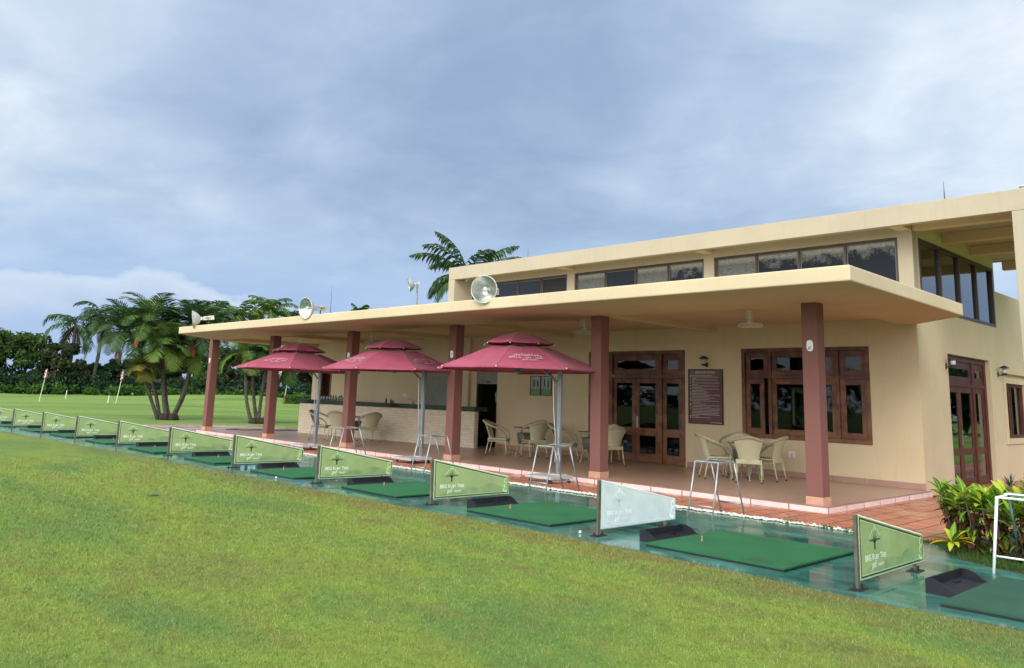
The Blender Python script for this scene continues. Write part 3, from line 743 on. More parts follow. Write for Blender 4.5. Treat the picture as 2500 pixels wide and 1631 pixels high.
# front double door
mb = MB(); u0, u1, z0, z1 = DOOR
frame(mb, fm, u0, u1, z0 + .001, z1, .085, -.14, .012, wb=0)
cu_ = (-7.155, -5.70)
for c in cu_: mb.box(c - .05, c + .05, -.135, .008, z0 + .001, z1 - .085, fm)
ZT = 2.02
for a, b in ((u0 + .085, cu_[0] - .05), (cu_[0] + .05, cu_[1] - .05), (cu_[1] + .05, u1 - .085)): mb.box(a, b, -.13, .004, ZT - .06, ZT + .03, fm)
dd_ = part('double_door', mb, 'wood', bld, bevel=.005)
mb = MB()
for a, b in ((u0 + .085, cu_[0] - .05), (cu_[0] + .05, cu_[1] - .05), (cu_[1] + .05, u1 - .085)): transom(mb, fm, a, b, ZT + .03, z1 - .085, -.06, dd_)
part('transom', mb, 'wood', dd_, bevel=.004)
mid = sum(cu_) / 2
for a, b in ((u0 + .085, cu_[0] - .05), (cu_[0] + .05, mid - .003), (mid + .003, cu_[1] - .05), (cu_[1] + .05, u1 - .085)):
    mbx = MB(); zs = .01 + (1.95) * .38
    frame(mbx, fm, a, b, .01, ZT - .062, .105, -.08, -.04, wb=.20, wt=.11); mbx.box(a + .105, b - .105, -.079, -.041, .62, .80, fm)
    l = part('door_leaf', mbx, 'wood', dd_, bevel=.004)
    pane(fm, a + .105, b - .105, .21, .62, -.06, 'glass', l); pane(fm, a + .105, b - .105, .80, ZT - .172, -.06, 'glass', l)
mb = MB(); mb.box(mid + .03, mid + .075, -.04, -.03, .80, 1.06, fm); mb.tube([fm(mid + .052, -.03, .97), fm(mid + .052, .015, .97), fm(mid + .15, .018, .97)], .008, 6); part('door_handle', mb, 'steel', dd_)
vs, fs = text2d('951 955', .085, bold=.002); mb = MB(); mb.add([fm(cu_[0] + .20 + x, -.052, .42 + y) for x, y in vs], fs); part('phone_sticker', mb, [simple('pale_sticker', (.30, .32, .33), .5)], dd_, fix=False)
# front window
mb = MB(); u0, u1, z0, z1 = WIN
frame(mb, fm, u0, u1, z0, z1, .075, -.12, .022, wb=.085)
wc = (-2.935, -1.50)
for c in wc: mb.box(c - .035, c + .035, -.11, .014, z0 + .085, z1 - .075, fm)
segs = ((u0 + .075, wc[0] - .035), (wc[0] + .035, wc[1] - .035), (wc[1] + .035, u1 - .075))
for a, b in segs: mb.box(a, b, -.10, .008, 1.985, 2.045, fm)
wf = part('window', mb, 'wood', bld, bevel=.005)
mb = MB()
for a, b in segs: transom(mb, fm, a, b, 2.045, z1 - .075, -.045, wf, wu=.11, wz=.11)
part('transom', mb, 'wood', wf, bevel=.003)
a, b = segs[1]; leaf(fm, a, b, z0 + .085, 1.985, wf, -.045, None, name='window_sash', st=.10)
a, b = segs[2]; leaf(fm, a, b, z0 + .085, 1.985, wf, -.045, None, name='window_sash', st=.115)
a, b = segs[0]      # sash slid aside, leaving a dark gap
leaf(fm, a, b - .11, z0 + .085, 1.985, wf, -.045, None, name='window_sash', st=.10)
# upper windows
kinds = ['film_clear', 'film_clear', 'film_clear', 'shut', 'film_full', 'film_clear', 'film_full', 'film_low', 'film_full', 'film_low', 'film_low', 'film_low']
ki = 0
for a, b in UW:
    mb = MB(); frame(mb, fm, a, b, 3.5, 4.70, .05, -.12, -.03)
    n = 4; ws = (b - a - .1) / n
    for k in range(1, n): mb.box(a + .05 + k * ws - .022, a + .05 + k * ws + .022, -.115, -.035, 3.55, 4.65, fm)
    f = part('window', mb, 'alframe', bld, bevel=.003)
    for k in range(n):
        x0 = a + .05 + k * ws + (.022 if k else 0); x1 = a + .05 + (k + 1) * ws - (.022 if k < n - 1 else 0); kd = kinds[ki]; ki += 1
        mb = MB(); frame(mb, fm, x0 + .004, x1 - .004, 3.552, 4.648, .018, -.10, -.06); part('window_sash', mb, 'alwhite', f)
        pane(fm, x0 + .022, x1 - .022, 3.57, 4.63, -.08, 'near_black' if kd == 'shut' else kd, f)
# upper side window
mb = MB(); a, b, z0, z1 = SU; frame(mb, sm, a, b, z0, z1, .07, -.12, .012)
for k in range(1, 4): u = a + .035 + k * (b - a - .07) / 4; mb.box(u - .03, u + .03, -.11, .004, z0 + .07, z1 - .07, sm)
f = part('window', mb, 'alframe', bld, bevel=.003)
for k in range(4): u = a + .035 + k * (b - a - .07) / 4; pane(sm, u + .036, u + (b - a - .07) / 4 - .031, z0 + .07, z1 - .07, -.05, 'glass_side', f)
# side door
mb = MB(); u0, u1, z0, z1 = SD; dd0 = -.19
frame(mb, sm, u0, u1, z0 + .001, z1, .11, dd0, dd0 + .10, wb=0)
c1, c2 = 7.42, 7.52
mb.box(c1, c2, dd0 + .002, dd0 + .095, z0 + .001, z1 - .11, sm)
for a, b in ((u0 + .11, c1), (c2, u1 - .11)): mb.box(a, b, dd0 + .003, dd0 + .09, 1.93, 2.01, sm)
sd = part('side_door', mb, 'wood2', bld, bevel=.005)
mb = MB()
for a, b in ((u0 + .11, c1), (c2, u1 - .11)): transom(mb, sm, a, b, 2.01, z1 - .11, dd0 + .05, sd, 'glass_side')
part('transom', mb, 'wood2', sd)
mm = (u0 + .11 + c1) / 2
for a, b in ((u0 + .11, mm - .003), (mm + .003, c1), (c2, u1 - .11)): leaf(sm, a, b, z0 + .012, 1.93, sd, dd0 + .05, .62, 'glass_side', wmat='wood2')
mb = MB(); mb.box(mm + .02, mm + .06, dd0 + .07, dd0 + .08, .75, 1.05, sm); mb.tube([sm(mm + .04, dd0 + .08, .93), sm(mm + .04, dd0 + .13, .93), sm(mm + .14, dd0 + .13, .93)], .008, 6); part('door_handle', mb, 'steel', sd)
mb = MB(); mb.box(D + WT, SD[0], .001, .02, G, 0.02, sm)
part('wall_plinth', mb, 'cream', bld)
# side window with plaster surround and hood
mb = MB(); u0, u1, z0, z1 = SW; frame(mb, sm, u0 - .13, u1 + .13, z0 - .13, z1 + .13, .13, .0005, .03); part('window_surround', mb, 'cream', bld, bevel=.004)
mb = MB(); mb.box(u0 - .22, u1 + .3, .0005, .10, z1 + .205, z1 + .29, sm); part('window_hood', mb, 'cream', bld, bevel=.006)
mb = MB(); frame(mb, sm, u0, u1, z0, z1, .07, -.13, -.03); mb.box(9.93, 9.99, -.12, -.04, z0 + .07, z1 - .07, sm); f = part('window', mb, 'wood2', bld, bevel=.004)
leaf(sm, u0 + .07, 9.93, z0 + .07, z1 - .07, f, -.08, None, 'glass_side', 'window_sash', .08, 'wood2'); pane(sm, 10.2, u1 - .07, z0 + .07, z1 - .07, -.09, 'glass_side', f)
# service doorway, its shutter box; roller shutter over the bar; far doorway
mb = MB(); u0, u1, z0, z1 = SERV
def slats(mb, u0, u1, z0, z1, d, step=.055):
    z = z0
    while z < z1 - .001:
        e = min(z1, z + step); vs = [fm(u0, d, z), fm(u1, d, z), fm(u1, d + .012, z + (e - z) * .5), fm(u0, d + .012, z + (e - z) * .5), fm(u0, d, e), fm(u1, d, e)]
        mb.add(vs, [(0, 1, 2, 3), (3, 2, 5, 4)]); z = e
slats(mb, u0 + .001, u1 - .001, 1.79, z1, -.05); mb.box(u0 + .001, u1 - .001, -.07, -.04, 1.765, 1.79, fm)
mb.cur = 1; mb.box(u0 + .38, u0 + .55, -.035, -.03, 1.80, 1.84, fm); mb.box(u0 + .2, u0 + .33, -.035, -.033, 1.835, 1.85, fm)
part('roller_shutter', mb, 'shutter+black', bld, fix=False)
mb = MB(); mb.box(u0 + .001, u0 + .05, -.15, -.02, .001, 1.76, fm); mb.box(u1 - .04, u1 - .001, -.15, -.02, .001, 1.76, fm); part('door_frame', mb, 'near_black', bld)
mb = MB(); mb.box(u0 - .25, u1 + .3, 0, .02, G, 3, lambda a, b, c: (a, D + 1.35 + b, c)); part('doorway_dark_sheet', mb, 'near_black', bld)  # near-black sheet behind the service doorway, painted shade for its unlit interior
mb = MB(); mb.box(-12.75, -12.33, .0005, .11, .0, 3.12, fm); part('wall_pier', mb, 'cream', bld, bevel=.004)
mb = MB(); u0, u1, z0, z1 = SHUT; slats(mb, u0, u1, z0, z1, -.06); mb.box(u0, u1, -.07, -.035, z0, z0 + .03, fm); part('roller_shutter', mb, 'shutter', bld, fix=False)
mb = MB(); u0, u1, z0, z1 = DW2; frame(mb, fm, u0, u1, z0, z1, .09, -.14, .01, wb=0); part('door_frame', mb, 'wood', bld, bevel=.004)
mb = MB(); mb.box(-21.0, -19.6, 0, .02, G, 3, lambda a, b, c: (a, D + 1.2 + b, c)); part('doorway_dark_sheet', mb, 'near_black', bld)  # same black stand-in for the shade inside the far doorway
# red-framed vent above the posters
mb = MB(); frame(mb, fm, -10.42, -9.15, 2.04, 2.5, .06, .0005, .03); mb.box(-10.36, -9.21, .0005, .012, 2.10, 2.44, fm); part('wall_vent', mb, 'wood2', bld, bevel=.003)
mb = MB(); mb.box(-7.99, -7.862, .0005, .012, 0, 2.61, fm); part('wall_pier', mb, 'cream', bld)

# shirt hanging in the service doorway
mb = MB()
for k, (x, w_) in enumerate(((-11.85, .13), (-11.62, .2), (-11.44, .14))):
    pr = [(-w_ / 2, 0), (-w_ / 2 - .03, -.10), (-w_ / 2, -.13), (-w_ / 2 + .01, -.30 + .05 * k), (w_ / 2 - .02, -.33 + .04 * k), (w_ / 2, -.13), (w_ / 2 + .03, -.09), (w_ / 2, 0), (0, .02)]
    mb.prism(pr, 0, .03, lambda a, b, c, x=x: (x + a, D + .6 + c, 1.55 + b))
o = part('hanging_clothes', mb, 'cloth', None, bevel=.01); tag(o, 'pale clothes hanging inside the dark service doorway', 'clothes')

# ------------------------------------------------------------------ bar counter
t = thing('bar_counter', 'long stone-clad bar counter with dark top under the porch', 'counter', (0, 0, 0))
A = Vector((-19.2, 2.46)); B_ = Vector((-11.24, 3.26)); dv = (B_ - A).normalized(); nv = Vector((-dv.y, dv.x))
def bt(u, d, z): p = A + dv * u + nv * d; return (p.x, p.y, z)
L = (B_ - A).length
mb = MB(); mb.box(0, L, 0, .16, .001, .985, bt); mb.box(0, .16, .1605, .62, .001, .985, bt); part('stone_front', mb, 'stone', t, bevel=.005)
mb = MB(); mb.box(-.06, L + .03, -.05, .5, .986, 1.115, bt); part('counter_top', mb, 'counter', t, bevel=.006)
# sauce bottles on a rack, black bottles, sink tap
for k in range(12):
    u = .78 + k * .145 + .01 * math.sin(k * 5)
    b = thing('squeeze_bottle', 'grey squeeze bottle, number %d from the left in the row on the bar counter' % (k + 1), 'bottle', bt(u, .2, 1.116), .3 * math.sin(k * 3), 'squeeze bottles lined up on the bar counter')
    b['label'] = 'grey dark-capped bottle in the row at the left end of the bar counter'
    lean = R_(18 + 10 * math.sin(k * 2.1))
    tr = lambda x, y, z, l=lean: (x * math.cos(l) + z * math.sin(l), y, max(0.0, z * math.cos(l) - x * math.sin(l) + .01))
    mb = MB(); mb.lathe([(.0, 0), (.045, 0), (.05, .02), (.05, .09), (.03, .12), (.0, .125)], seg=12, tr=tr); part('bottle_body', mb, 'shutter', b, smooth=True)
    mb = MB(); mb.lathe([(.0, .125), (.022, .125), (.02, .15), (.012, .155), (.009, .18), (0, .18)], seg=8, tr=tr); part('bottle_cap', mb, 'black', b)
for k, u in enumerate((4.02, 4.24, 4.33)):
    b = MB(); h = (.15, .13, .10)[k]; b.lathe([(0, 0), (.028, 0), (.028, h * .6), (.012, h * .75), (.012, h), (0, h)], bt(u, .30, 1.116), 10)
    o = part('sauce_bottle', b, 'black', None, smooth=False); tag(o, ('tallest thin black bottle, leftmost on the middle of the bar counter', 'black bottle in the middle of the three beside the tap', 'short black bottle nearest the tap on the bar counter')[k], 'bottle', 'black bottles on the bar counter')
b = MB(); p = bt(5.15, .35, 1.116); q = Vector(p); b.tube([q, q + Vector((0, 0, .12)), q + Vector((-.06, -.05, .15)), q + Vector((-.13, -.08, .11))], .012, 6); b.tube([q + Vector((.05, 0, 0)), q + Vector((.07, 0, .09)), q + Vector((.14, .02, .10))], .011, 6)
o = part('sink_tap', b, 'steel', None, True); tag(o, 'bent steel tap standing on the bar counter', 'tap')

# ------------------------------------------------------------------ boards, lamps, sockets
t = thing('rules_board', 'dark red rules board with white Vietnamese text beside the double door', 'sign', (-4.47, D, 1.57))
bm0 = lambda u, d, z: (u, -d, z)
mb = MB(); mb.box(-.425, .425, .001, .022, -.588, .588, bm0); part('board_face', mb, 'board', t)
mb = MB(); frame(mb, bm0, -.44, .44, -.605, .605, .025, .001, .034); part('board_frame', mb, 'boardframe', t, bevel=.003)
mb = MB(); vs, fs = text2d('NỘI QUY SÂN TẬP GOLF', .058, bold=.0012, align='CENTER'); mb.add([(x * .78, -.0235, .515 + y) for x, y in vs], fs)
z = .465; r2 = random.Random(3)
lens = [.72, .92, .15, .90, .10, .96, .22, .95, .36, .95, .47, .6, .54, .96, .6, .78, .62, .94, .28, .5, .95, .66, .97, .94, .94, .9, .95, .25, .64]
starts = [0, 1, 3, 5, 7, 9, 11, 12, 13, 15, 16, 17, 19, 20, 22, 27, 28]
dz = .86 / 29 * 1.12
for i, l in enumerate(lens):
    x = -.345; xe = -.345 + .73 * l
    while x < xe:
        w_ = min(xe - x, r2.uniform(.012, .035)); hh = .0085
        mb.box(x, x + w_ * .86, .0225, .0235, z - hh * .5, z + hh * .5, bm0); x += w_ + .003
    if i in starts: mb.lathe([(0, 0), (.012, 0)], (0, 0, 0), 8, tr=lambda a, b, c, z=z: (-.385 + a, -.0236, z + b))
    z -= dz
x = .12
while x < .40: mb.box(x, x + .02, .0225, .0235, -.572, -.562, bm0); x += .024
part('board_text', mb, [simple('board_print', (.62, .55, .50), .5)], t, fix=False)

for k in range(2):
    cx = -9.905 + .388 * (k + .5); w_ = .185
    t = thing('golf_poster', ('framed golf swing poster, left one of the pair beside the mast', 'framed golf swing poster, right one of the pair beside the mast')[k], 'poster', (cx, D, 1.74), 0, 'golf posters on the wall')
    mb = MB(); frame(mb, bm0, -.192, .192, -.262, .262, .018, .001, .025); part('poster_frame', mb, 'black', t)
    mb = MB(); mb.box(-.174, .174, .001, .012, -.08, .244, bm0); mb.cur = 1; mb.box(-.174, .174, .001, .012, -.244, -.0805, bm0); part('poster_print', mb, 'posterpaper+postergreen', t)
    mb = MB()
    for gx, sc_, up in ((-.06, 1.0, k), (.075, .85, k)):
        f_t = lambda x, z, gx=gx, s=sc_: (gx + x * s, -.0135, -.06 + z * s)
        mb.tube([f_t(-.03, 0), f_t(-.008, .11), f_t(0, .17)], [.008, .013, .016], 5); mb.tube([f_t(.03, .01), f_t(.012, .1), f_t(0, .15)], [.008, .013, .012], 5)
        mb.tube([f_t(0, .16), f_t(.0, .215)], [.018, .02], 6); mb.lathe([(0, -.014), (.012, -.005), (.012, .008), (0, .014)], f_t(0, .245), 6)
        if up: mb.tube([f_t(.012, .21), f_t(-.03, .25), f_t(-.02, .29)], .006, 4); mb.tube([f_t(-.02, .29), f_t(.04, .30)], .003, 4)
        else: mb.tube([f_t(.012, .21), f_t(.035, .16), f_t(.03, .13)], .006, 4); mb.tube([f_t(.03, .13), f_t(.07, .03)], .003, 4)
    for z in (-.10, -.125, -.17): mb.box(-.15, -.08, .0125, .0135, z, z + .008, bm0)
    part('golfer_figures', mb, 'posterink', t, fix=False)

def wall_lamp(loc, rz, label):
    t = thing('wall_lamp', label, 'lamp', loc, rz, 'black wall lanterns on the clubhouse')
    mb = MB(); mb.box(-.02, .02, -.02, 0, -.05, .05); mb.tube([(0, -.01, -.01), (0, -.08, -.02), (0, -.14, -.005)], .014, 6); mb.lathe([(0, 0), (.05, 0), (.055, .03), (.045, .04), (0, .04)], (0, -.14, -.02), 12); part('lamp_bracket', mb, 'black', t)
    mb = MB(); mb.lathe([(0, .021), (.042, .021), (.046, .07), (.042, .13), (0, .13)], (0, -.14, 0), 14); part('lamp_glass', mb, 'glassbulb', t, True)
    mb = MB(); mb.lathe([(.0, .131), (.105, .131), (.10, .145), (.05, .18), (.02, .19), (0, .205)], (0, -.14, 0), 16); part('lamp_hood', mb, 'black', t)
wall_lamp((-4.43, D, 2.27), 0, 'black wall lantern above the dark red rules board')
wall_lamp((XC, 5.50, 2.30), R_(90), 'black wall lantern at the upper left of the side door')
wall_lamp((XC, 8.88, 2.28), R_(90), 'black wall lantern between the side door and the side window')
for x, z, n, lab in ((-2.49, .46, 2, 'white double wall socket beneath the front window'), (-15.49, 1.36, 3, 'white triple wall socket above the bar counter')):
    mb = MB(); mb.box(x - .035 * n / 2 - .03, x + .035 * n / 2 + .03, .001, .012, z - .06, z + .06, fm); mb.cur = 1
    for k in range(n): mb.box(x - .02, x + .02, .0125, .015, z - .05 + k * .035, z - .03 + k * .035, fm)
    o = part('wall_socket', mb, 'white+shutter', None, bevel=.002); tag(o, lab, 'socket')

def fan(x, y, label):
    t = thing('orbit_fan', label, 'fan', (x, y, 3.124), R_(rnd.uniform(-30, 30)), 'white orbit fans under the porch ceiling')
    mb = MB(); mb.box(-.055, .055, -.05, -.02, -.16, 0); mb.box(-.05, .05, -.0195, .05, -.02, 0); mb.tube([(0, 0, -.02), (0, 0, -.17)], .035, 10); part('fan_mount', mb, 'white', t, bevel=.004)
    mb = MB(); mb.lathe([(0, -.16), (.05, -.17), (.055, -.23), (.03, -.25), (0, -.25)], seg=12); part('fan_motor', mb, 'white', t, True)
    mb = MB()
    for z, r in ((-.25, .20), (-.275, .225), (-.30, .21)):
        mb.tube([(r * math.cos(a), r * math.sin(a), z) for a in [2 * math.pi * k / 28 for k in range(29)]], .0045, 5, False)
    for k in range(24):
        a = 2 * math.pi * k / 24; c, s = math.cos(a), math.sin(a)
        mb.tube([(.05 * c, .05 * s, -.235), (.19 * c, .19 * s, -.245), (.226 * c, .226 * s, -.275), (.19 * c, .19 * s, -.305), (.04 * c, .04 * s, -.315)], .0022, 4, False)
    part('fan_cage', mb, 'white', t)
    mb = MB()
    for k in range(3):
        a = 2 * math.pi * k / 3
        pr = [(.03, -.02), (.09, -.065), (.17, -.06), (.185, .0), (.15, .04), (.03, .02)]
        mb.prism(pr, 0, .004, lambda x, y, z, a=a: (x * math.cos(a) - y * math.sin(a), x * math.sin(a) + y * math.cos(a), -.275 + z + y * .25))
    part('fan_blades', mb, [simple('fan_blade', (.30, .30, .28), .3)], t)
for x, y, lab in ((-1.93, 1.5, 'white orbit fan left of the nearest pillar'), (-5.85, 1.45, 'white orbit fan between the second pillar and the nearest parasol'), (-10.1, 1.6, 'white orbit fan half hidden right of the third pillar'), (-14.0, 1.65, 'white orbit fan above the middle parasol'), (-18.6, 2.0, 'white orbit fan above the farthest parasol')): fan(x, y, lab)

# ------------------------------------------------------------------ floodlights
def floodlight(c, az, tilt, label, R=.26, pole=None, grp='round floodlights aimed over the range'):
    t = thing('floodlight', label, 'floodlight', c, 0, grp)
    n = Vector((math.cos(az) * math.cos(tilt), math.sin(az) * math.cos(tilt), math.sin(tilt))); q = n.to_track_quat('Z', 'Y').to_matrix()
    tr = lambda x, y, z: tuple(q @ Vector((x, y, z)))
    prof = [(.045, -.20), (.08, -.19), (.13, -.155), (.18, -.105), (.22, -.045), (.248, 0)]
    prof = [(a * R / .26, b * R / .26) for a, b in prof]
    mb = MB(); mb.lathe(prof, seg=36, tr=tr); part('reflector', mb, 'reflector', t, True)
    mb = MB(); mb.lathe([(r + .008, z - .008) for r, z in prof] , seg=36, tr=tr); mb.lathe([(prof[-1][0] - .002, -.004), (prof[-1][0] + .014, -.004), (prof[-1][0] + .014, .014), (prof[-1][0] - .002, .014), (prof[-1][0] - .002, -.004)], seg=36, tr=tr); part('shell', mb, 'flood', t, True)
    mb = MB(); mb.lathe([(0, -.19), (.03, -.19), (.03, -.13), (.022, -.12), (.045, -.08), (.05, -.05), (.03, -.02), (0, -.012)], seg=14, tr=tr); part('bulb', mb, 'glassbulb', t, True)
    mb = MB(); mb.box(-.05, .05, -.05, .05, -.27, -.205, tr); mb.box(-.07, .07, -.055, .055, -.42, -.29, tr); mb.box(-.075, .075, -.06, .06, -.60, -.43, tr); mb.box(-.03, .03, -.03, .03, -.43, -.27, tr); part('ballast_box', mb, 'flood', t, bevel=.006)
    mb = MB(); b0 = Vector(tr(0, 0, -.45)); zb = (3.21 - c[2]) if pole is None else pole - c[2]
    mb.tube([b0, (b0.x, b0.y, zb)], .016 if pole is None else .045, 8)
    if pole is None: mb.box(b0.x - .07, b0.x + .07, b0.y - .05, b0.y + .05, zb, zb + .012)
    mb.tube([tr(-.09, 0, -.35), tr(-.09, 0, -.5), tr(.09, 0, -.5), tr(.09, 0, -.35)], .01, 6); part('bracket', mb, 'rod' if pole is None else 'steel', t)
floodlight((-5.40, -1.93, 3.37), R_(-64), R_(-3), 'big round floodlight on the canopy edge, its open face towards the camera')
floodlight((-11.75, -1.92, 3.37), R_(-83), R_(-6), 'round floodlight on the canopy edge above the middle parasols, seen obliquely')
floodlight((-18.25, -1.90, 3.40), R_(-116), R_(-8), 'round floodlight at the far left end of the canopy seen edge-on')
floodlight((-28.6, 14, 7.1), R_(-125), R_(-12), 'round floodlight on a tall pole behind the canopy roof', .38, G)

for (x, y, z0, z1, lab, s) in ((-10.56, 4.5, 5.155, 5.70, 'thin lightning rod on the upper roof near the palm', .008), (.51, 4.5, 5.155, 5.76, 'lightning rod on the upper roof near the right edge', .011), (-19.97, 3.9, 3.21, 5.2, 'tall lightning rod on the far end of the canopy', .014)):
    mb = MB(); mb.tube([(x, y, z0), (x, y, z0 + (z1 - z0) * .45), (x, y, z1)], [s * 1.5, s, s * .3], 6); mb.lathe([(0, 0), (.05, 0), (.03, .02), (0, .02)], (x, y, z0), 8)
    tag(part('lightning_rod', mb, 'rod', None), lab, 'rod', 'lightning rods')

# ------------------------------------------------------------------ tee dividers
YT = [(2.476, -4.761), (-.502, -4.563), (-3.466, -4.571), (-6.418, -4.60), (-9.457, -4.596), (-12.45, -4.633), (-15.55, -4.65), (-18.6, -4.70), (-21.35, -4.816), (-24.24, -4.913), (-27.1, -5.03)]
def panel_art(mb, mats_faded=False):
    # drawn on the +X face; u = along +Y from the front post, z = height above ground
    X0 = .0122
    P = lambda u, z: (X0, u, z)
    # outline: (u,z) trapezoid
    def quad(a, b, c, d, e=0.0): mb.add([(X0 + e, *a), (X0 + e, *b), (X0 + e, *c), (X0 + e, *d)], [(0, 1, 2, 3)])
    T = lambda u: .604 - (u - .04) * (.604 - .312) / 1.46     # top edge
    Bt = lambda u: .078
    def band(off, w_, e):
        a, b = .04 + off, 1.50 - off; c, d = a + w_, b - w_
        to = lambda u: T(u) - off * 1.02; ti = lambda u: T(u) - (off + w_) * 1.02
        quad((a, Bt(0) + off), (b, Bt(0) + off), (d, Bt(0) + off + w_), (c, Bt(0) + off + w_), e)
        quad((a, Bt(0) + off), (c, Bt(0) + off + w_), (c, ti(c)), (a, to(a)), e); quad((d, Bt(0) + off + w_), (b, Bt(0) + off), (b, to(b)), (d, ti(d)), e)
        quad((c, ti(c)), (d, ti(d)), (b, to(b)), (a, to(a)), e)
    mb.cur = 0; band(.010, .012, 0)          # dark line
    mb.cur = 1; band(.028, .005, 0)          # pale line
    # hills
    mb.cur = 3; base = Bt(0) + .034
    def hill(u0, u1, h, e, sk=.45):
        n = 18; top = []
        for k in range(n + 1):
            s = k / n; top.append((u0 + (u1 - u0) * s, base + h * math.sin(math.pi * s ** (1.0 if sk == .5 else .85)) ** 1.3 + .002))
        for (a, za), (b, zb) in zip(top, top[1:]): quad((a, base), (b, base), (b, zb), (a, za), e)
    hill(.08, .62, .050, .0004); hill(.42, 1.12, .088, .0007); hill(.86, 1.465, .125, .0010)
    # lettering
    mb.cur = 2
    def txt(s, size, u, z, sx=1.0, **k):
        vs, fs = text2d(s, size, **k); mb.add([(X0 + .0013, u + x * sx, z + y) for x, y in vs], fs)
        return u + max([x for x, y in vs]) * sx if vs else u
    u = .135; z = .215
    u = txt('BRG', .072, u, z, .95, bold=.0014) + .022
    u = txt('R', .072, u, z, .95, bold=.0012) + .004; u = txt('UBY', .056, u, z, 1.0, bold=.0012) + .022
    u = txt('T', .072, u, z, .95, bold=.0012) + .003; u = txt('REE', .056, u, z, 1.0, bold=.0012)
    txt('golf', .080, .275, .150, .75, shear=.35, bold=.0008); txt('resort', .052, .405, .152, .95, shear=.3, bold=.0006)
    # part of a big letter at the panel's low end
    def ring(cu, cz, ro, ri, a0, a1, sx=1.0, n=14):
        for k in range(n):
            a, b = a0 + (a1 - a0) * k / n, a0 + (a1 - a0) * (k + 1) / n
            pts_ = [(cu + r * math.cos(t) * sx, cz + r * math.sin(t)) for r, t in ((ri, a), (ro, a), (ro, b), (ri, b))]
            pts_ = [(min(p[0], 1.466), p[1]) for p in pts_]
            quad(*pts_, .0013)
    mb.cur = 1 if not mats_faded else 2
    ring(1.44, .262, .047, .026, 0, 2 * math.pi, .9); ring(1.425, .195, .034, .012, math.pi * .2, math.pi * 1.5, 1.0); ring(1.44, .150, .055, .028, math.pi * 1.0, math.pi * 2.0, 1.3)
    # tree emblem
    mb.cur = 0
    def stroke(pts_, w0, w1, e=.0013):
        n = len(pts_)
        for i in range(n - 1):
            a, b = Vector(pts_[i]), Vector(pts_[i + 1]); t_ = (b - a).normalized(); q = Vector((-t_.y, t_.x)); wa = w0 + (w1 - w0) * i / (n - 1); wb = w0 + (w1 - w0) * (i + 1) / (n - 1)
            quad(tuple(a - q * wa), tuple(b - q * wb), tuple(b + q * wb), tuple(a + q * wa), e)
    cu, cz = .355, .300
    stroke([(cu, cz), (cu, cz + .05), (cu + .002, cz + .075)], .013, .008)
    for s in (-1, 1):
        stroke([(cu, cz + .055), (cu + s * .05, cz + .085), (cu + s * .09, cz + .075), (cu + s * .115, cz + .085), (cu + s * .118, cz + .10)], .007, .002)
        stroke([(cu, cz + .065), (cu + s * .035, cz + .105), (cu + s * .055, cz + .13)], .005, .002)
        stroke([(cu, cz + .07), (cu + s * .015, cz + .12), (cu + s * .02, cz + .15)], .004, .0015)
    mb.cur = 1 if not mats_faded else 2
    for lu, lz, ang, s in ((0, .185, 0, 1.2), (.03, .17, -.2, .9), (-.03, .165, .2, .9), (.062, .15, -.4, 1), (-.062, .145, .4, 1), (.09, .13, -.5, .9), (-.09, .125, .5, .9), (.118, .115, -.3, .8), (-.118, .105, .3, .8), (.045, .118, -.3, .7), (-.045, .115, .3, .7)):
        c, s_ = math.cos(ang), math.sin(ang); pl = [(0, -.024), (.009, -.004), (.007, .012), (0, .026), (-.007, .012), (-.009, -.004)]
        mb.add([(X0 + .0013, cu + lu + (x * c - y * s_) * s, cz + lz + (x * s_ + y * c) * s) for x, y in pl], [(0, 1, 2, 3, 4, 5)])
def make_divider(faded=False):
    t = thing('tee_divider', '', 'divider panel', (0, 0, G))
    mb = MB(); mb.box(-.013, .013, -.024, .026, .012, .615); part('front_post', mb, 'post', t, bevel=.004)
    mb = MB(); mb.box(-.012, .012, 1.27, 1.32, .012, .078); part('rear_post', mb, 'post', t, bevel=.003)
    for y in (0, 1.30):
        mb = MB(); mb.box(-.05, .05, y - .10, y + .10, 0.004, .012)
        for s in (-1, 1): mb.lathe([(0, 0), (.012, 0), (.012, .03), (0, .03)], (0, y + s * .075, .012), 6)
        part('base_plate', mb, 'black', t)
    mb = MB(); pr = [(.032, .078), (1.50, .078), (1.50, .315), (.032, .606)]
    mb.prism(pr, -.011, .011, lambda a, b, c: (c, a, b)); pn = part('panel', mb, ('signfaded' if faded else 'sign'), t, bevel=.002)
    mb = MB(); e = .006
    for (a, b), (c, d) in zip(pr, pr[1:] + pr[:1]): mb.tube([(0, a, b), (0, c, d)], .0118, 4)
    part('panel_rim', mb, [simple('pale_rim' if not faded else 'grey_rim', (.62, .70, .58) if not faded else (.62, .68, .68), .4)], t)
    mb = MB(); panel_art(mb, faded)
    mats = [M['signdark'], M['signlime'], M['lettering'], M['signhill']] if not faded else [M['fadedlogo'], M['fadedwhite'], M['fadedwhite'], simple('faded_hill', (.58, .66, .68), .3, var=.1)]
    if faded: mats[0] = simple('faded_line', (.60, .66, .64), .4, var=.15, scale=15)
    o = part('panel_print', mb, mats, pn, fix=False)
    return t
dA = make_divider(); dB = make_divider(True)
labs = ['nearest lime green tee divider panel, in front of the croton bed', 'faded white tee divider panel, second from the right', 'lime green tee divider panel just left of the faded white one', 'lime green tee divider panel below the middle parasol', 'lime green tee divider panel below the farthest parasol', 'lime green tee divider panel in front of the farthest pillar', 'lime green tee divider panel, fifth from the left edge', 'lime green tee divider panel, fourth from the left edge', 'lime green tee divider panel, third from the left edge', 'lime green tee divider panel, second from the left edge', 'lime green tee divider panel cut off by the left edge of the view']
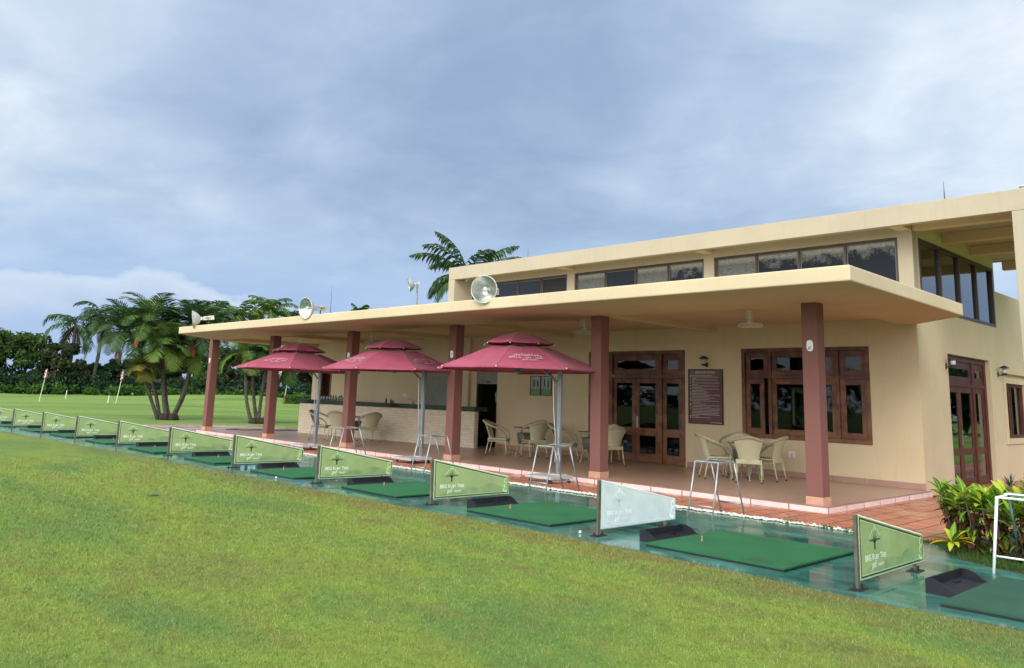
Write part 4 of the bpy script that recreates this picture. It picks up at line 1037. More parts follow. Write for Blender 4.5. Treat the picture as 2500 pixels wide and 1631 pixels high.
for i, (x, y) in enumerate(YT):
    grp = 'lime green divider panels between the tee bays'; rz = R_((0, 0, 0, 1, 1, 1, 2, 2, 3, 3, 4)[i]) * -1
    if i == 0: o = dA
    elif i == 1: o = dB
    else: o = dup(dA, (0, 0, 0), 0, '')
    o.location = (x, y, G); o.rotation_euler = (0, R_((0, .8, -1, 1.2, -.6, .5, -1.4, .9, -.4, 1.1, 0)[i]), rz); o['label'] = labs[i]; o['group'] = grp

# ------------------------------------------------------------------ mats, trays, tees
def rough_slab(x0, x1, y0, y1, z0, z1, n=14, amp=.006):
    mb = MB(); ring = []
    for k in range(n): ring.append((x0 + (x1 - x0) * k / n, y0))
    for k in range(n): ring.append((x1, y0 + (y1 - y0) * k / n))
    for k in range(n): ring.append((x1 - (x1 - x0) * k / n, y1))
    for k in range(n): ring.append((x0, y1 - (y1 - y0) * k / n))
    ring = [(x + rnd.uniform(-amp, amp), y + rnd.uniform(-amp, amp)) for x, y in ring]
    mb.prism(ring, z0, z1); return mb
mdat = [(3.13, 4.75, -4.80, -3.22), (.19, 1.75, -4.63, -3.10), (-2.72, -1.22, -4.58, -3.02), (-5.70, -4.23, -4.59, -3.05), (-8.65, -7.08, -4.64, -3.1), (-11.62, -10.18, -4.63, -3.1), (-14.74, -13.12, -4.67, -3.12), (-17.74, -16.2, -4.71, -3.15), (-20.6, -19.02, -4.80, -3.2), (-23.4, -21.9, -4.90, -3.3), (-26.3, -24.8, -5.0, -3.4)]
mlab = ['worn green turf hitting mat cut off by the right edge', 'bright green turf hitting mat right of the faded white panel', 'green turf hitting mat left of the faded white panel', 'green turf hitting mat under the third panel from the right', 'green turf hitting mat right of the panel below the farthest parasol', 'green turf hitting mat in front of the far pillar', 'green turf hitting mat, fifth from the left edge', 'green turf hitting mat, fourth from the left edge', 'green turf hitting mat, third from the left edge', 'green turf hitting mat, second from the left edge', 'green turf hitting mat at the left edge of the view']
def tray():
    mb = MB(); w_, l, h = .30, .78, .118; t_ = .018
    # tall back wall on -X, floor, two tapering side walls
    mb.box(0, t_, 0, l, 0, h)
    prs = [(t_, 0), (w_, 0), (w_, .02), (.20, .045), (.13, .095), (.07, h), (t_, h)]
    for y in (0, l - t_): mb.prism(prs, y, y + t_, lambda a, b, c: (a, c, b))
    mb.prism([(t_, 0), (w_, 0), (w_, .018), (t_, .05)], t_, l - t_, lambda a, b, c: (a, c, b))
    mb.box(.05, .09, l * .55, l * .7, .045, .055)
    return mb
tray_me = tray().mesh('ball_tray', [M['rubber']])
tee_mb = MB(); tee_mb.lathe([(0, 0), (.016, 0), (.011, .008), (.009, .045), (.012, .055), (0, .055)], seg=10); tee_me = tee_mb.mesh('rubber_tee', [M['teewood']], True)
for i, (x0, x1, y0, y1) in enumerate(mdat):
    t = thing('hitting_mat', mlab[i], 'mat', (x0, y0, G + .004), 0, 'green turf hitting mats on the tee line')
    z = 0.0
    mb = rough_slab(.004, x1 - x0 - .004, .004, y1 - y0 - .004, .001, .02, amp=.005); part('rubber_base', mb, 'rubber', t)
    mb = rough_slab(0, x1 - x0, 0, y1 - y0, .0205, .036, amp=.003); part('turf', mb, 'mat_old' if i == 0 else 'mat', t)
    tx = x0 - (.235 if i else .25); ty = y0 + (.40 if i == 0 else .20 + .05 * (i > 2)) + .02
    o = link('ball_tray', tray_me, None, (tx, ty, G + .005)); o.rotation_euler = (0, 0, R_(rnd.uniform(-2, 2)) - (.03 if i < 2 else 0))
    tag(o, 'black ball tray by the ' + mlab[i].replace('hitting ', '').replace('turf ', '').replace(' of the view', ''), 'ball tray', 'black ball trays beside the mats')
    if 0 < i < 8:
        te = link('rubber_tee', tee_me, None, (x0 + .30, y0 + .52 + .1 * (i % 2), G + .040)); tag(te, 'orange-brown tee on the ' + mlab[i].replace('hitting ', '').replace('turf ', ''), 'tee', 'tees on the hitting mats')
for k, (x, y, lab) in enumerate(((-.72, -4.62, 'white golf ball lying left of the foot of the faded white panel'), (-7.35, -4.82, 'white golf ball near the lawn edge below the middle parasol'))):
    mb = MB(); mb.lathe([(0, -.017), (.0096, -.014), (.0156, -.0064), (.017, 0), (.0156, .0064), (.0096, .014), (0, .017)], (x, y, G + .0215), 14); tag(part('golf_ball', mb, 'ball', None, True), lab, 'golf ball', 'loose golf balls')

# ------------------------------------------------------------------ bag stands
def make_stand(mat, mat2):
    t = thing('bag_stand', '', 'bag stand', (0, 0, G + .004))
    W2 = .355; H = .735; f0, f1 = 0.0, .82; t0, t1 = .17, .56; r = .0115
    for nm, x in (('leg', 0), ('leg', W2)):
        mb = MB(); mb.tube([(x + (-.02 if x == 0 else .0), f0, 0), (x, t0, H)], r, 8); part('leg', mb, mat, t, True)
        mb = MB(); mb.tube([(x, f1, 0), (x, t1, H)], r, 8); part('leg', mb, mat2, t, True)
    mb = MB()
    mb.tube([(0, t0, H), (W2, t0, H)], r, 8); mb.tube([(0, t1, H), (W2, t1, H)], r, 8); mb.tube([(0, t0, H), (0, t1, H)], r, 8); mb.tube([(W2, t0, H), (W2, t1, H)], r, 8)
    mb.box(-.01, W2 + .01, t1 - .09, t1 + .01, H + .012, H + .022); part('top_frame', mb, mat, t)
    for yy, m_ in ((.04, mat), (.78, mat2)):
        mb = MB(); mb.tube([(0, yy, .17), (W2, yy, .17)], r * .9, 8); part('crossbar', mb, m_, t, True)
    return t
s1 = make_stand('standpaint', 'steel')
tag(s1, 'steel golf bag stand in front of the wicker table by the window', 'bag stand', 'metal golf bag stands on the tee line'); s1.location = (-.74, -2.38, G + .004)
dup(s1, (-3.82, -2.24, G + .004), R_(-1), 'steel golf bag stand in front of the nearest parasol mast')
dup(s1, (-6.76, -2.38, G + .004), R_(1), 'steel golf bag stand in front of the middle parasol base')
dup(s1, (-9.72, -2.35, G + .004), R_(-1), 'steel golf bag stand left of the pillar with wicker chairs behind it')
s0 = make_stand('standwhite', 'standgreen'); tag(s0, 'white and green golf bag stand at the right edge by the croton bushes', 'bag stand', 'metal golf bag stands on the tee line'); s0.location = (3.02, -2.93, G + .004); s0.scale = (1.25, 1.0, .95)

# ------------------------------------------------------------------ parasols
def make_umbrella(phi, texts, label, mast=(1.05, .06)):
    # origin: ground below the canopy centre; mast stands towards +X
    t = thing('cantilever_umbrella', label, 'umbrella', (0, 0, 0), 0, 'dark red cantilever parasols')
    R, zr, z2, r2, za = 1.66, 2.06, 2.53, .60, 2.775
    def ring(rad, z, sag=0.0, n=8, sub=4):
        out = []
        for k in range(n):
            a0 = phi + 2 * math.pi * k / n; a1 = phi + 2 * math.pi * (k + 1) / n
            p0 = Vector((math.cos(a0), math.sin(a0))) * rad; p1 = Vector((math.cos(a1), math.sin(a1))) * rad
            for s in range(sub):
                f = s / sub; p = p0.lerp(p1, f); k_ = 1 - .035 * math.sin(math.pi * f); out.append((p.x * k_, p.y * k_, z - sag * math.sin(math.pi * f)))
        return out
    def skin(rings):
        mb = MB(); n = len(rings[0])
        for r in rings: mb.v += r
        for i in range(len(rings) - 1):
            for k in range(n): mb.face((i * n + k, i * n + (k + 1) % n, (i + 1) * n + (k + 1) % n, (i + 1) * n + k))
        return mb
    prof = [(r2 - .04, z2 - .045, .015), (.80, z2 - .13, .015), (1.08, z2 - .245, .02), (1.36, z2 - .358, .02), (R, zr, .015), (R * 1.002, zr - .035, .0)]
    cn = part('canopy', skin([ring(a, b, c) for a, b, c in prof]), 'fabric', t, fix=False)
    so_ = cn.modifiers.new('Solid', 'SOLIDIFY'); so_.thickness = .004
    top = skin([ring(.02, za), ring(.16, za - .02, .0), ring(.42, z2 + .145, .010), ring(.70, z2 + .035, .012), ring(.703, z2 + .015, .010)])
    cn2 = part('canopy_vent', top, 'fabric', t, fix=False); so_ = cn2.modifiers.new('Solid', 'SOLIDIFY'); so_.thickness = .004
    mb = MB()
    for r, s in ((zr + .0, 0),):
        for k in range(8):
            a = phi + 2 * math.pi * k / 8; mb.lathe([(0, -.014), (.011, -.008), (.011, .008), (0, .012)], (math.cos(a) * R * 1.005, math.sin(a) * R * 1.005, zr - .01), 6)
            mb.lathe([(0, -.014), (.012, 0), (0, .014)], (math.cos(a) * .71, math.sin(a) * .71, z2), 6)
    part('rib_tip', mb, 'flagwhite', t)
    mb = MB()
    for k in range(8):
        a = phi + 2 * math.pi * k / 8; c, s = math.cos(a), math.sin(a); mb.tube([(c * q, s * q, z + .004) for q, z, _ in prof[:5]], .007, 5)
    part('canopy_seam', mb, 'fabric', cn, True)
    for k in range(8):
        a = phi + 2 * math.pi * k / 8; c, s = math.cos(a), math.sin(a)
        mb = MB(); mb.tube([(c * .05, s * .05, z2 + .02), (c * .8, s * .8, z2 - .175), (c * R * .98, s * R * .98, zr - .012)], .011, 5); mb.tube([(c * .05, s * .05, 2.03), (c * .75, s * .75, z2 - .185)], .008, 5); part('rib', mb, 'umb_steel', t)
    mb = MB(); mb.tube([(0, 0, 1.99), (0, 0, 2.5)], .022, 8); mb.lathe([(0, 1.975), (.06, 1.985), (.065, 2.01), (.035, 2.04), (0, 2.05)], seg=14); part('hub', mb, 'umb_steel', t, True)
    mx, my = mast
    mb = MB(); mb.box(mx - .045, mx + .045, my - .03, my + .03, .14, 2.12); mb.box(mx - .02, mx + .02, my - .045, my + .045, .15, 2.1); part('mast', mb, 'umb_steel', t, bevel=.008)
    mb = MB(); mb.box(.0, mx + .02, my - .02, my + .02, 2.05, 2.10); mb.tube([(mx - .05, my - .04, 1.83), (mx - .42, my - .04, 2.06), (0.1, 0, 2.36)], .022, 6); part('arm', mb, 'umb_steel', t)
    mb = MB(); mb.tube([(mx - .13, my - .04, 1.84), (mx - .10, my - .05, 1.3), (mx - .045, my - .05, .8), (mx - .04, my - .05, .35)], .012, 6); mb.tube([(mx + .04, my - .05, 1.0), (mx + .05, my - .06, .55), (mx + .09, my - .07, .42), (mx + .09, my - .07, .36), (mx + .05, my - .06, .36)], .010, 6); mb.lathe([(0, -.03), (.03, -.02), (.03, .02), (0, .03)], (mx + .03, my - .06, .50), 8); part('crank_rod', mb, 'steel', t)
    mb = MB(); mb.box(mx - .37, mx + .25, my - .49, my + .12, .085, .135); b = part('base_slab', mb, 'granite', t, bevel=.004)
    mb = MB(); mb.box(mx - .14, mx + .14, my - .12, my + .10, .1355, .152); part('base_plate', mb, 'granite', b)
    for a_, c_ in ((mx - .31, my - .43), (mx + .19, my - .43), (mx - .31, my + .06), (mx + .19, my + .06)):
        mb = MB(); mb.lathe([(0, -.012), (.032, -.012), (.032, .012), (0, .012)], seg=12, tr=lambda x, y, z, a_=a_, c_=c_: (a_ + .02 + x, c_ + z, .033 + y)); mb.tube([(a_, c_, .085), (a_, c_, .06), (a_ + .02, c_, .033)], .012, 6); part('castor', mb, 'black', b)
    # lettering on the panels facing the range
    ap = math.cos(math.pi / 8)
    mb = MB()
    for kk in texts:
        am = phi + 2 * math.pi * (kk + .5) / 8; out = Vector((math.cos(am), math.sin(am))); right = Vector((-out.y, out.x))
        def P(u, v):   # v: 0 at r=.95 .. up the slope
            d = 1.31 - v; r_now = d * ap
            zz = np.interp(d, [r2 - .02, .80, 1.08, 1.36, R], [z2 - .04, z2 - .13, z2 - .245, z2 - .358, zr]) + .012
            q = out * r_now + right * u; return (q.x, q.y, zz)
        def T(s, size, u0, v0, sx=1, **k):
            vs, fs = text2d(s, size, **k); mb.add([P(u0 + x * sx, v0 + y) for x, y in vs], fs)
        T('BRG R', .082, -.36, .05, 1.0, bold=.002); T('UBY', .064, -.06, .05, 1.0, bold=.002); T('T', .082, .125, .05, 1.0, bold=.002); T('REE', .064, .175, .05, 1.0, bold=.002); T('golf resort', .075, -.12, -.045, .85, shear=.3, bold=.001)
        for s in (-1, 1):
            for j in range(5):
                cu, cv = s * (.04 + .052 * j), .235 - .018 * j + (.03 if j % 2 else 0); pl = [(-.012, -.03), (.012, -.012), (.012, .02), (0, .034), (-.012, .012)]
                mb.add([P(cu + x, cv + y) for x, y in pl], [(0, 1, 2, 3, 4)])
            mb.add([P(s * .0, .15), P(s * .10, .175), P(s * .23, .165), P(s * .24, .178), P(s * .10, .19), P(s * .0, .175)], [(0, 1, 2, 3, 4, 5)])
        mb.add([P(-.012, .145), P(.012, .145), P(.010, .2), P(0, .25), P(-.010, .2)], [(0, 1, 2, 3, 4)])
    part('canopy_print', mb, [M['canopyprint']], cn, fix=False)
    return t
ph = R_(-14)
u3 = make_umbrella(ph, [-1], 'nearest dark red parasol, beside the second pillar from the right'); u3.location = (-5.75, -.62, G)
ph2 = R_(-21)
u2 = make_umbrella(ph2, [-2, 0], 'middle dark red parasol, between the third and fourth pillars'); u2.location = (-10.00, -.45, G); u2.rotation_euler = (R_(.8), 0, 0)
ph1 = R_(-37)
u1 = make_umbrella(ph1, [-1], 'farthest dark red parasol, overlapping the fifth pillar'); u1.location = (-14.22, -.6, G); u1.rotation_euler = (R_(-.7), 0, 0)

# ------------------------------------------------------------------ wicker chairs and tables
def make_chair():
    t = thing('wicker_chair', '', 'chair', (0, 0, 0))       # faces -Y
    mb = MB(); mb.box(-.235, .235, -.235, .225, .335, .42); part('seat', mb, 'wicker', t, bevel=.02)
    mb = MB(); n, m_ = 14, 8; A_ = R_(44)
    for side in (0, 1):
        for i in range(n + 1):
            a = -A_ + 2 * A_ * i / n
            for j in range(m_ + 1):
                f = j / m_; rad = .245 + .10 * f ** 1.5 - side * .016; z = .36 + (.465 - .05 * (abs(a) / A_) ** 2) * f
                mb.v.append((rad * math.sin(a) * (1 + .12 * f), rad * math.cos(a) - .02 + .05 * f, z))
    st = (n + 1) * (m_ + 1)
    for i in range(n):
        for j in range(m_):
            k = i * (m_ + 1) + j; mb.face((k, k + 1, k + m_ + 2, k + m_ + 1)); k += st; mb.face((k, k + m_ + 1, k + m_ + 2, k + 1))
    part('backrest', mb, 'wicker', t, True)
    mb = MB(); path = []
    for i in range(-16, 17):
        a = R_(148) * i / 16; q = abs(i) / 16
        rad = .36 - .065 * q; z = .835 - .235 * min(1, (q * 1.25)) ** 1.3
        if q > .8: z -= 1.6 * (q - .8) ** 1.5
        path.append((rad * math.sin(a) * 1.02, rad * math.cos(a) + .03 - .02 * q, z))
    f0 = path[0]; f1 = path[-1]
    path = [(f0[0] * 1.1, f0[1] - .0, .34), (f0[0] * 1.12, f0[1] - .005, .44)] + path + [(f1[0] * 1.12, f1[1] - .005, .44), (f1[0] * 1.1, f1[1], .34)]
    nn = len(path); rads = [.014, .015] + [.017 + .012 * math.cos(math.pi / 2 * min(1, abs(i) / 14)) for i in range(-16, 17)] + [.015, .014]
    mb.tube(path, rads, 8); part('arm_rim', mb, 'wickerrim', t, True)
    for x, y in ((-1, -1), (1, -1), (-1, 1), (1, 1)):
        mb = MB(); e = (x * .235 if y < 0 else x * .225, -.255 if y < 0 else .275, 0)
        mb.tube([(x * .215, y * .205, .35), (e[0], e[1], .03)], [.014, .012], 7); l = part('leg', mb, 'legcream', t, True)
        mb = MB(); mb.tube([(e[0], e[1], .03), (e[0] * 1.0, e[1] * 1.005, 0)], .0155, 7); part('foot', mb, 'black', l)
    return t
def make_table():
    t = thing('wicker_table', '', 'table', (0, 0, 0))
    mb = MB(); mb.lathe([(0, .688), (.325, .688), (.33, .694), (.325, .70), (0, .70)], seg=32); part('table_top', mb, 'tableglass', t, True)
    mb = MB(); mb.tube([(.31 * math.cos(a), .31 * math.sin(a), .675) for a in [2 * math.pi * k / 28 for k in range(29)]], .012, 6, False)
    for k in range(8): a = 2 * math.pi * k / 8; mb.tube([(.30 * math.cos(a), .30 * math.sin(a), .67), (.24 * math.cos(a), .24 * math.sin(a), .56)], .007, 5)
    part('top_ring', mb, 'wickerrim', t)
    mb = MB(); mb.lathe([(0, .56), (.24, .56), (.225, .45), (.215, .30), (.20, .30), (.19, .31), (0, .31)], seg=28); part('basket', mb, 'tablewicker', t, True)
    for k in range(4):
        a = math.pi / 4 + math.pi / 2 * k; c, s = math.cos(a), math.sin(a)
        mb = MB(); mb.tube([(c * .20, s * .20, .5), (c * .22, s * .22, .25), (c * .28, s * .28, .0)], [.016, .013, .014], 7)
        mb.cur = 1
        for j in range(9): z = .03 + j * .03; rr_ = .28 - .06 * (z / .25); mb.lathe([(.016, -.004), (.019, 0), (.016, .004)], (c * rr_, s * rr_, z), 8)
        part('leg', mb, 'legcream+black', t)
    return t
def face_rz(dx, dy): return math.atan2(dx, -dy) if False else math.atan2(dy, dx) + math.pi / 2
proto = make_chair(); first = True
chairs = [(-3.13, 2.25, .7, .7, 'wicker armchair on the left of the table by the window', 'a'), (-2.40, 2.20, -.45, .89, 'wicker armchair with its back to the camera at the table by the window', 'a'), (-2.40, 2.88, -.9, -.1, 'wicker armchair in shade on the right of the table by the window', 'a'), (-3.16, 3.08, .35, -.9, 'wicker armchair behind the table by the window, against the wall', 'a'),
 (-9.08, 2.12, .8, .55, 'wicker armchair beside the dark service doorway', 'b'), (-8.85, 3.12, .1, -1, 'wicker armchair behind the left middle table, against the wall', 'b'), (-8.22, 2.48, -.9, .35, 'wicker armchair left of the nearest parasol mast, back turned right', 'b'), (-7.12, 2.35, .9, .4, 'wicker armchair directly behind the nearest parasol mast', 'b'), (-6.7, 3.3, .1, -1, 'wicker armchair behind the right middle table', 'b'), (-6.05, 2.62, -.9, .3, 'wicker armchair half hidden behind the second pillar, before the door', 'b'),
 (-15.62, 1.15, .85, .5, 'wicker armchair before the left end of the bar counter', 'c'), (-14.9, 1.3, -.5, .85, 'wicker armchair with its back to the camera beside the fourth pillar', 'c'), (-14.35, 1.95, -.9, .15, 'wicker armchair right of the fourth pillar in front of the bar', 'c')]
for x, y, dx, dy, lab, g in chairs:
    rz = math.atan2(dy, dx) + math.pi / 2
    grp = 'cream wicker armchairs on the porch'
    if first: o = proto; o.location = (x, y, .001); o.rotation_euler = (0, 0, rz); o['label'] = lab; o['group'] = grp; first = False
    else: dup(proto, (x, y, .001), rz, lab, grp)
tb = make_table(); tb.location = (-2.72, 2.62, .001); tb['label'] = 'round wicker table between the armchairs by the window'; tb['group'] = 'round wicker tables on the porch'
dup(tb, (-8.62, 2.62, .001), .4, 'round wicker table left of the nearest parasol mast', 'round wicker tables on the porch')
dup(tb, (-6.62, 2.72, .001), .2, 'round wicker table behind the second pillar', 'round wicker tables on the porch')
dup(tb, (-15.15, 1.95, .001), .2, 'round wicker table hidden among the chairs before the bar', 'round wicker tables on the porch')

# ------------------------------------------------------------------ vegetation
def frond_faces(V, F, Rn, base, az, el0, L, droop, nl=26, ll=.42, wl=.03, hang=.35, rv=None, seg=2):
    pts = []; p = np.array(base, float); el = el0; n = nl
    for i in range(n + 1):
        pts.append(p.copy()); d = np.array([math.cos(az) * math.cos(el), math.sin(az) * math.cos(el), math.sin(el)]); p = p + d * L / n; el -= droop / n * (0.5 + 1.3 * i / n)
    side = np.array([-math.sin(az), math.cos(az), 0.0])
    # rachis
    for i in range(n):
        o = len(V); w_ = wl * .45 * (1 - i / n) + .006
        V += [pts[i] - side * w_, pts[i] + side * w_, pts[i + 1] + side * w_, pts[i + 1] - side * w_]; F.append((o, o + 1, o + 2, o + 3)); Rn.append(.95)
    for i in range(2, n + 1):
        f = i / n; l = ll * (math.sin(math.pi * min(1, .12 + f * .86)) ** .6) * rnd.uniform(.85, 1.1)
        fw = pts[min(i, n)] - pts[i - 1]; fw = fw / (np.linalg.norm(fw) + 1e-9)
        for s in (-1, 1):
            d = side * s * .8 + fw * .62 + np.array([0, 0, .12 - hang * rnd.uniform(.3, 1.1)]); d /= np.linalg.norm(d)
            a = pts[i]; m_ = a + d * l * .55; d2 = d + np.array([0, 0, -hang * 1.1]); d2 /= np.linalg.norm(d2); e = m_ + d2 * l * .5
            wv = fw * wl * .5
            o = len(V); V += [a - wv * .6, a + wv * .6, m_ + wv, m_ - wv, e + wv * .15, e - wv * .15]
            F.append((o, o + 1, o + 2, o + 3)); F.append((o + 3, o + 2, o + 4, o + 5)); q = rnd.random() if rv is None else min(1, max(0, rv + rnd.uniform(-.2, .2))); Rn += [q, q]
def palm_crown(parent, c, L, n, mats='palmleaf', nl=24, ll=.42, wl=.03, elr=(-.3, 1.35), droop=1.6, hang=.35, bare=0, dead=0, name='crown', azs=None, seed=None):
    V, F, Rn = [], [], []
    for k in range(n):
        az = (2 * math.pi * k * .382 + rnd.uniform(-.25, .25)) if azs is None else azs[k]
        el = elr[0] + (elr[1] - elr[0]) * ((k + .5) / n) if azs is None else rnd.uniform(*elr)
        frond_faces(V, F, Rn, c, az, el, L * rnd.uniform(.85, 1.1), droop * rnd.uniform(.8, 1.15), nl, ll, wl, hang, rv=rnd.uniform(.15, .9))
    o = link(name, mesh_np(name, np.array(V), np.array(F), [M[mats]], Rn), parent)
    if dead:
        V, F, Rn = [], [], []
        for k in range(dead): frond_faces(V, F, Rn, c, rnd.uniform(0, 6.28), rnd.uniform(-1.2, -.4), L * rnd.uniform(.5, .85), 1.0, nl, ll * .7, wl * .8, .5)
        link('dry_fronds', mesh_np('dry_fronds', np.array(V), np.array(F), [M['palmdead']], Rn), parent)
    return o
def trunk(parent, path, r0, r1, mat='bark', name='trunk'):
    P_ = [Vector(p) for p in path]; n = 14; out = []; rs = []
    for i in range(n + 1):
        f = i / n * (len(P_) - 1); k = min(int(f), len(P_) - 2); u = f - k
        a = P_[max(k - 1, 0)]; b = P_[k]; c = P_[k + 1]; d = P_[min(k + 2, len(P_) - 1)]
        q = .5 * ((2 * b) + (-a + c) * u + (2 * a - 5 * b + 4 * c - d) * u * u + (-a + 3 * b - 3 * c + d) * u ** 3)
        out.append(q); rs.append((r0 + (r1 - r0) * (i / n)) * (1.06 if i % 2 else .96))
    mb = MB(); mb.tube(out, rs, 9); return part(name, mb, mat, parent, True)
# clump of palms beyond the left end of the porch
t = thing('palm_clump', 'large clump of leaning palms beyond the far end of the porch', 'palm tree', (-31.1, 2.8, G))
def loc(p, o=(-31.1, 2.8, G)): return (p[0] - o[0], p[1] - o[1], p[2] - o[2])
mb = MB()
for k in range(26):
    a = rnd.uniform(0, 6.28); r = rnd.uniform(0, .42); mb.lathe([(0, -.02), (.16, 0), (.13, .16), (.05, .28), (0, .3)], (r * math.cos(a), r * math.sin(a), 0), 7)
part('root_mass', mb, 'rootmass', t, True)
stems = [((-31.2, 2.45, G), (-31.1, 1.85, 1.2), (-31, 1.45, 2.1), .11), ((-31.0, 2.75, G), (-31.1, 2.5, 1.3), (-31, 2.3, 3.1), .13), ((-31.1, 3.0, G), (-30.9, 3.45, 1.6), (-31, 3.6, 4.4), .11), ((-31.3, 3.1, G), (-31.5, 3.7, 1.2), (-31.6, 3.8, 3.0), .12), ((-31.3, 2.6, G), (-32.0, 2.2, 2.0), (-31.7, .9, 3.9), .11), ((-31.0, 2.9, G), (-31.6, 2.4, 2.4), (-31.5, 1.75, 4.5), .11), ((-31.3, 2.9, G), (-32.4, 3.0, 2.4), (-32.2, 2.9, 4.7), .11), ((-31.3, 3.2, G), (-32.2, 4.2, 2.2), (-32.6, 4.85, 4.2), .10)]
for a, b, c, r in stems: trunk(t, [loc(a), loc(b), loc(c)], r * .78, r * .48)
cr = [((-31, 1.45, 2.15), .8, 11, 'palmyellow'), ((-31, 2.3, 3.15), 1.7, 24, 'palmleaf'), ((-31, 3.6, 4.2), 1.85, 22, 'palmdark'), ((-31.6, 3.8, 3.1), 1.5, 16, 'palmleaf'), ((-31.7, .9, 3.75), 1.9, 24, 'palmdark'), ((-31.5, 1.75, 4.2), 1.9, 24, 'palmleaf'), ((-32.2, 2.9, 4.1), 1.9, 20, 'palmdark'), ((-32.6, 4.9, 4.2), 1.8, 22, 'palmleaf')]
for c, L, n, m_ in cr: palm_crown(t, loc(c), L, n, m_, nl=19, ll=.60, wl=.085, droop=1.5, elr=(-.35, 1.5), hang=.22, dead=3 if L > 1 else 0)
for cx_, cy_, cz_ in ((-30.7, 1.0, 3.5), (-30.6, 3.45, 3.4)):
    mb = MB()
    for k in range(45): a = rnd.uniform(0, 6.28); mb.tube([loc((cx_, cy_, cz_)), loc((cx_ + rnd.gauss(0, .07), cy_ + rnd.gauss(0, .07), cz_ - rnd.uniform(.25, .7)))], .011, 3)
    part('fruit_cluster', mb, 'fruit', t)
# second clump
t = thing('palm_clump', 'smaller clump of palms behind the far pillars, crowns under the canopy edge', 'palm tree', (-27.7, 5.4, G)); o2 = (-27.7, 5.4, G)
for a, b, c in (((-27.7, 5.15, G), (-27.8, 4.85, 1.0), (-27.7, 4.6, 2.9)), ((-27.7, 5.45, G), (-27.7, 5.5, 1.0), (-27.6, 5.6, 2.9)), ((-27.7, 5.7, G), (-27.9, 6.1, .8), (-28.1, 6.8, 2.4)), ((-27.9, 5.5, G), (-28.3, 5.4, 1.4), (-28.4, 5.3, 3.6))): trunk(t, [loc(a, o2), loc(b, o2), loc(c, o2)], .085, .055)
mb = MB()
for k in range(14): a = rnd.uniform(0, 6.28); r = rnd.uniform(0, .34); mb.lathe([(0, -.02), (.13, 0), (.10, .14), (.04, .24), (0, .25)], (r * math.cos(a), r * math.sin(a), 0), 7)
part('root_mass', mb, 'rootmass', t, True)
for c, L, n, m_ in (((-27.7, 4.6, 2.95), 1.5, 15, 'palmleaf'), ((-27.6, 5.6, 2.95), 1.5, 15, 'palmdark'), ((-28.1, 6.8, 2.45), 1.3, 12, 'palmleaf'), ((-28.4, 5.3, 3.6), 1.6, 14, 'palmdark')): palm_crown(t, loc(c, o2), L, n, m_, nl=18, ll=.50, wl=.075, droop=1.5, hang=.22, dead=2)
# coconut palms far behind
def coco(name, label, base, top, L, n, mat, dead, r=.20, mid=None, **k):
    K = 1.477; cp = (5.54, -12.01, 1.42)
    sc3 = lambda p: tuple(c + (q - c) * K for q, c in zip(p, cp))
    top = sc3(top); bb = sc3(base); base = (bb[0], bb[1], G); L *= K; r *= 1.05
    t = thing(name, label, 'palm tree', base, 0, 'tall palms beyond the practice green')
    tp = tuple(a - b for a, b in zip(top, base)); md = tuple(x * .5 + (.25 if i == 1 else 0) for i, x in enumerate(tp))
    trunk(t, [(0, 0, -.2), md, tp], r * 1.25, r * .8); palm_crown(t, tp, L, n, mat, nl=20, ll=1.45, wl=.24, dead=dead, hang=.6, **k); return t
coco('coconut_palm', 'thin half-dead coconut palm with drooping brown fronds at the left', (-70, 9.4, G), (-70, 9.85, 6.3), 4.0, 8, 'palmdark', 7, droop=2.2, elr=(-.1, 1.0))
coco('coconut_palm', 'green coconut palm with a pale trunk left of the palm clump', (-70, 11.5, G), (-70, 12.1, 6.9), 3.2, 16, 'palmdark', 4, droop=2.0)
coco('coconut_palm', 'coconut palm just right of the big palm clump', (-70, 23, G), (-70, 22.4, 8.0), 3.0, 14, 'palmdark', 2, droop=1.9)
coco('coconut_palm', 'coconut palm above the canopy left of the middle floodlight', (-70, 25.5, G), (-70, 25.1, 8.3), 2.8, 14, 'palmleaf', 0, droop=1.9)
coco('coconut_palm', 'tallest bright coconut palm crown above the canopy beside the floodlight', (-70, 28, G), (-70, 27.9, 9.0), 3.4, 18, 'palmleaf', 0, droop=1.6, elr=(-.1, 1.45))
coco('coconut_palm', 'coconut palm crown behind the middle floodlight', (-70, 31.2, G), (-70, 31.0, 8.3), 2.8, 14, 'palmleaf', 0, droop=1.8)
coco('coconut_palm', 'small palm crown rising above the canopy right of the floodlight', (-70, 39, G), (-70, 39.0, 9.6), 1.7, 9, 'palmleaf', 0, droop=1.0, elr=(.5, 1.5))
coco('coconut_palm', 'smallest palm crown just left of the upper storey', (-70, 41.7, G), (-70, 41.6, 9.8), 1.5, 9, 'palmleaf', 0, droop=1.1, elr=(.4, 1.4))
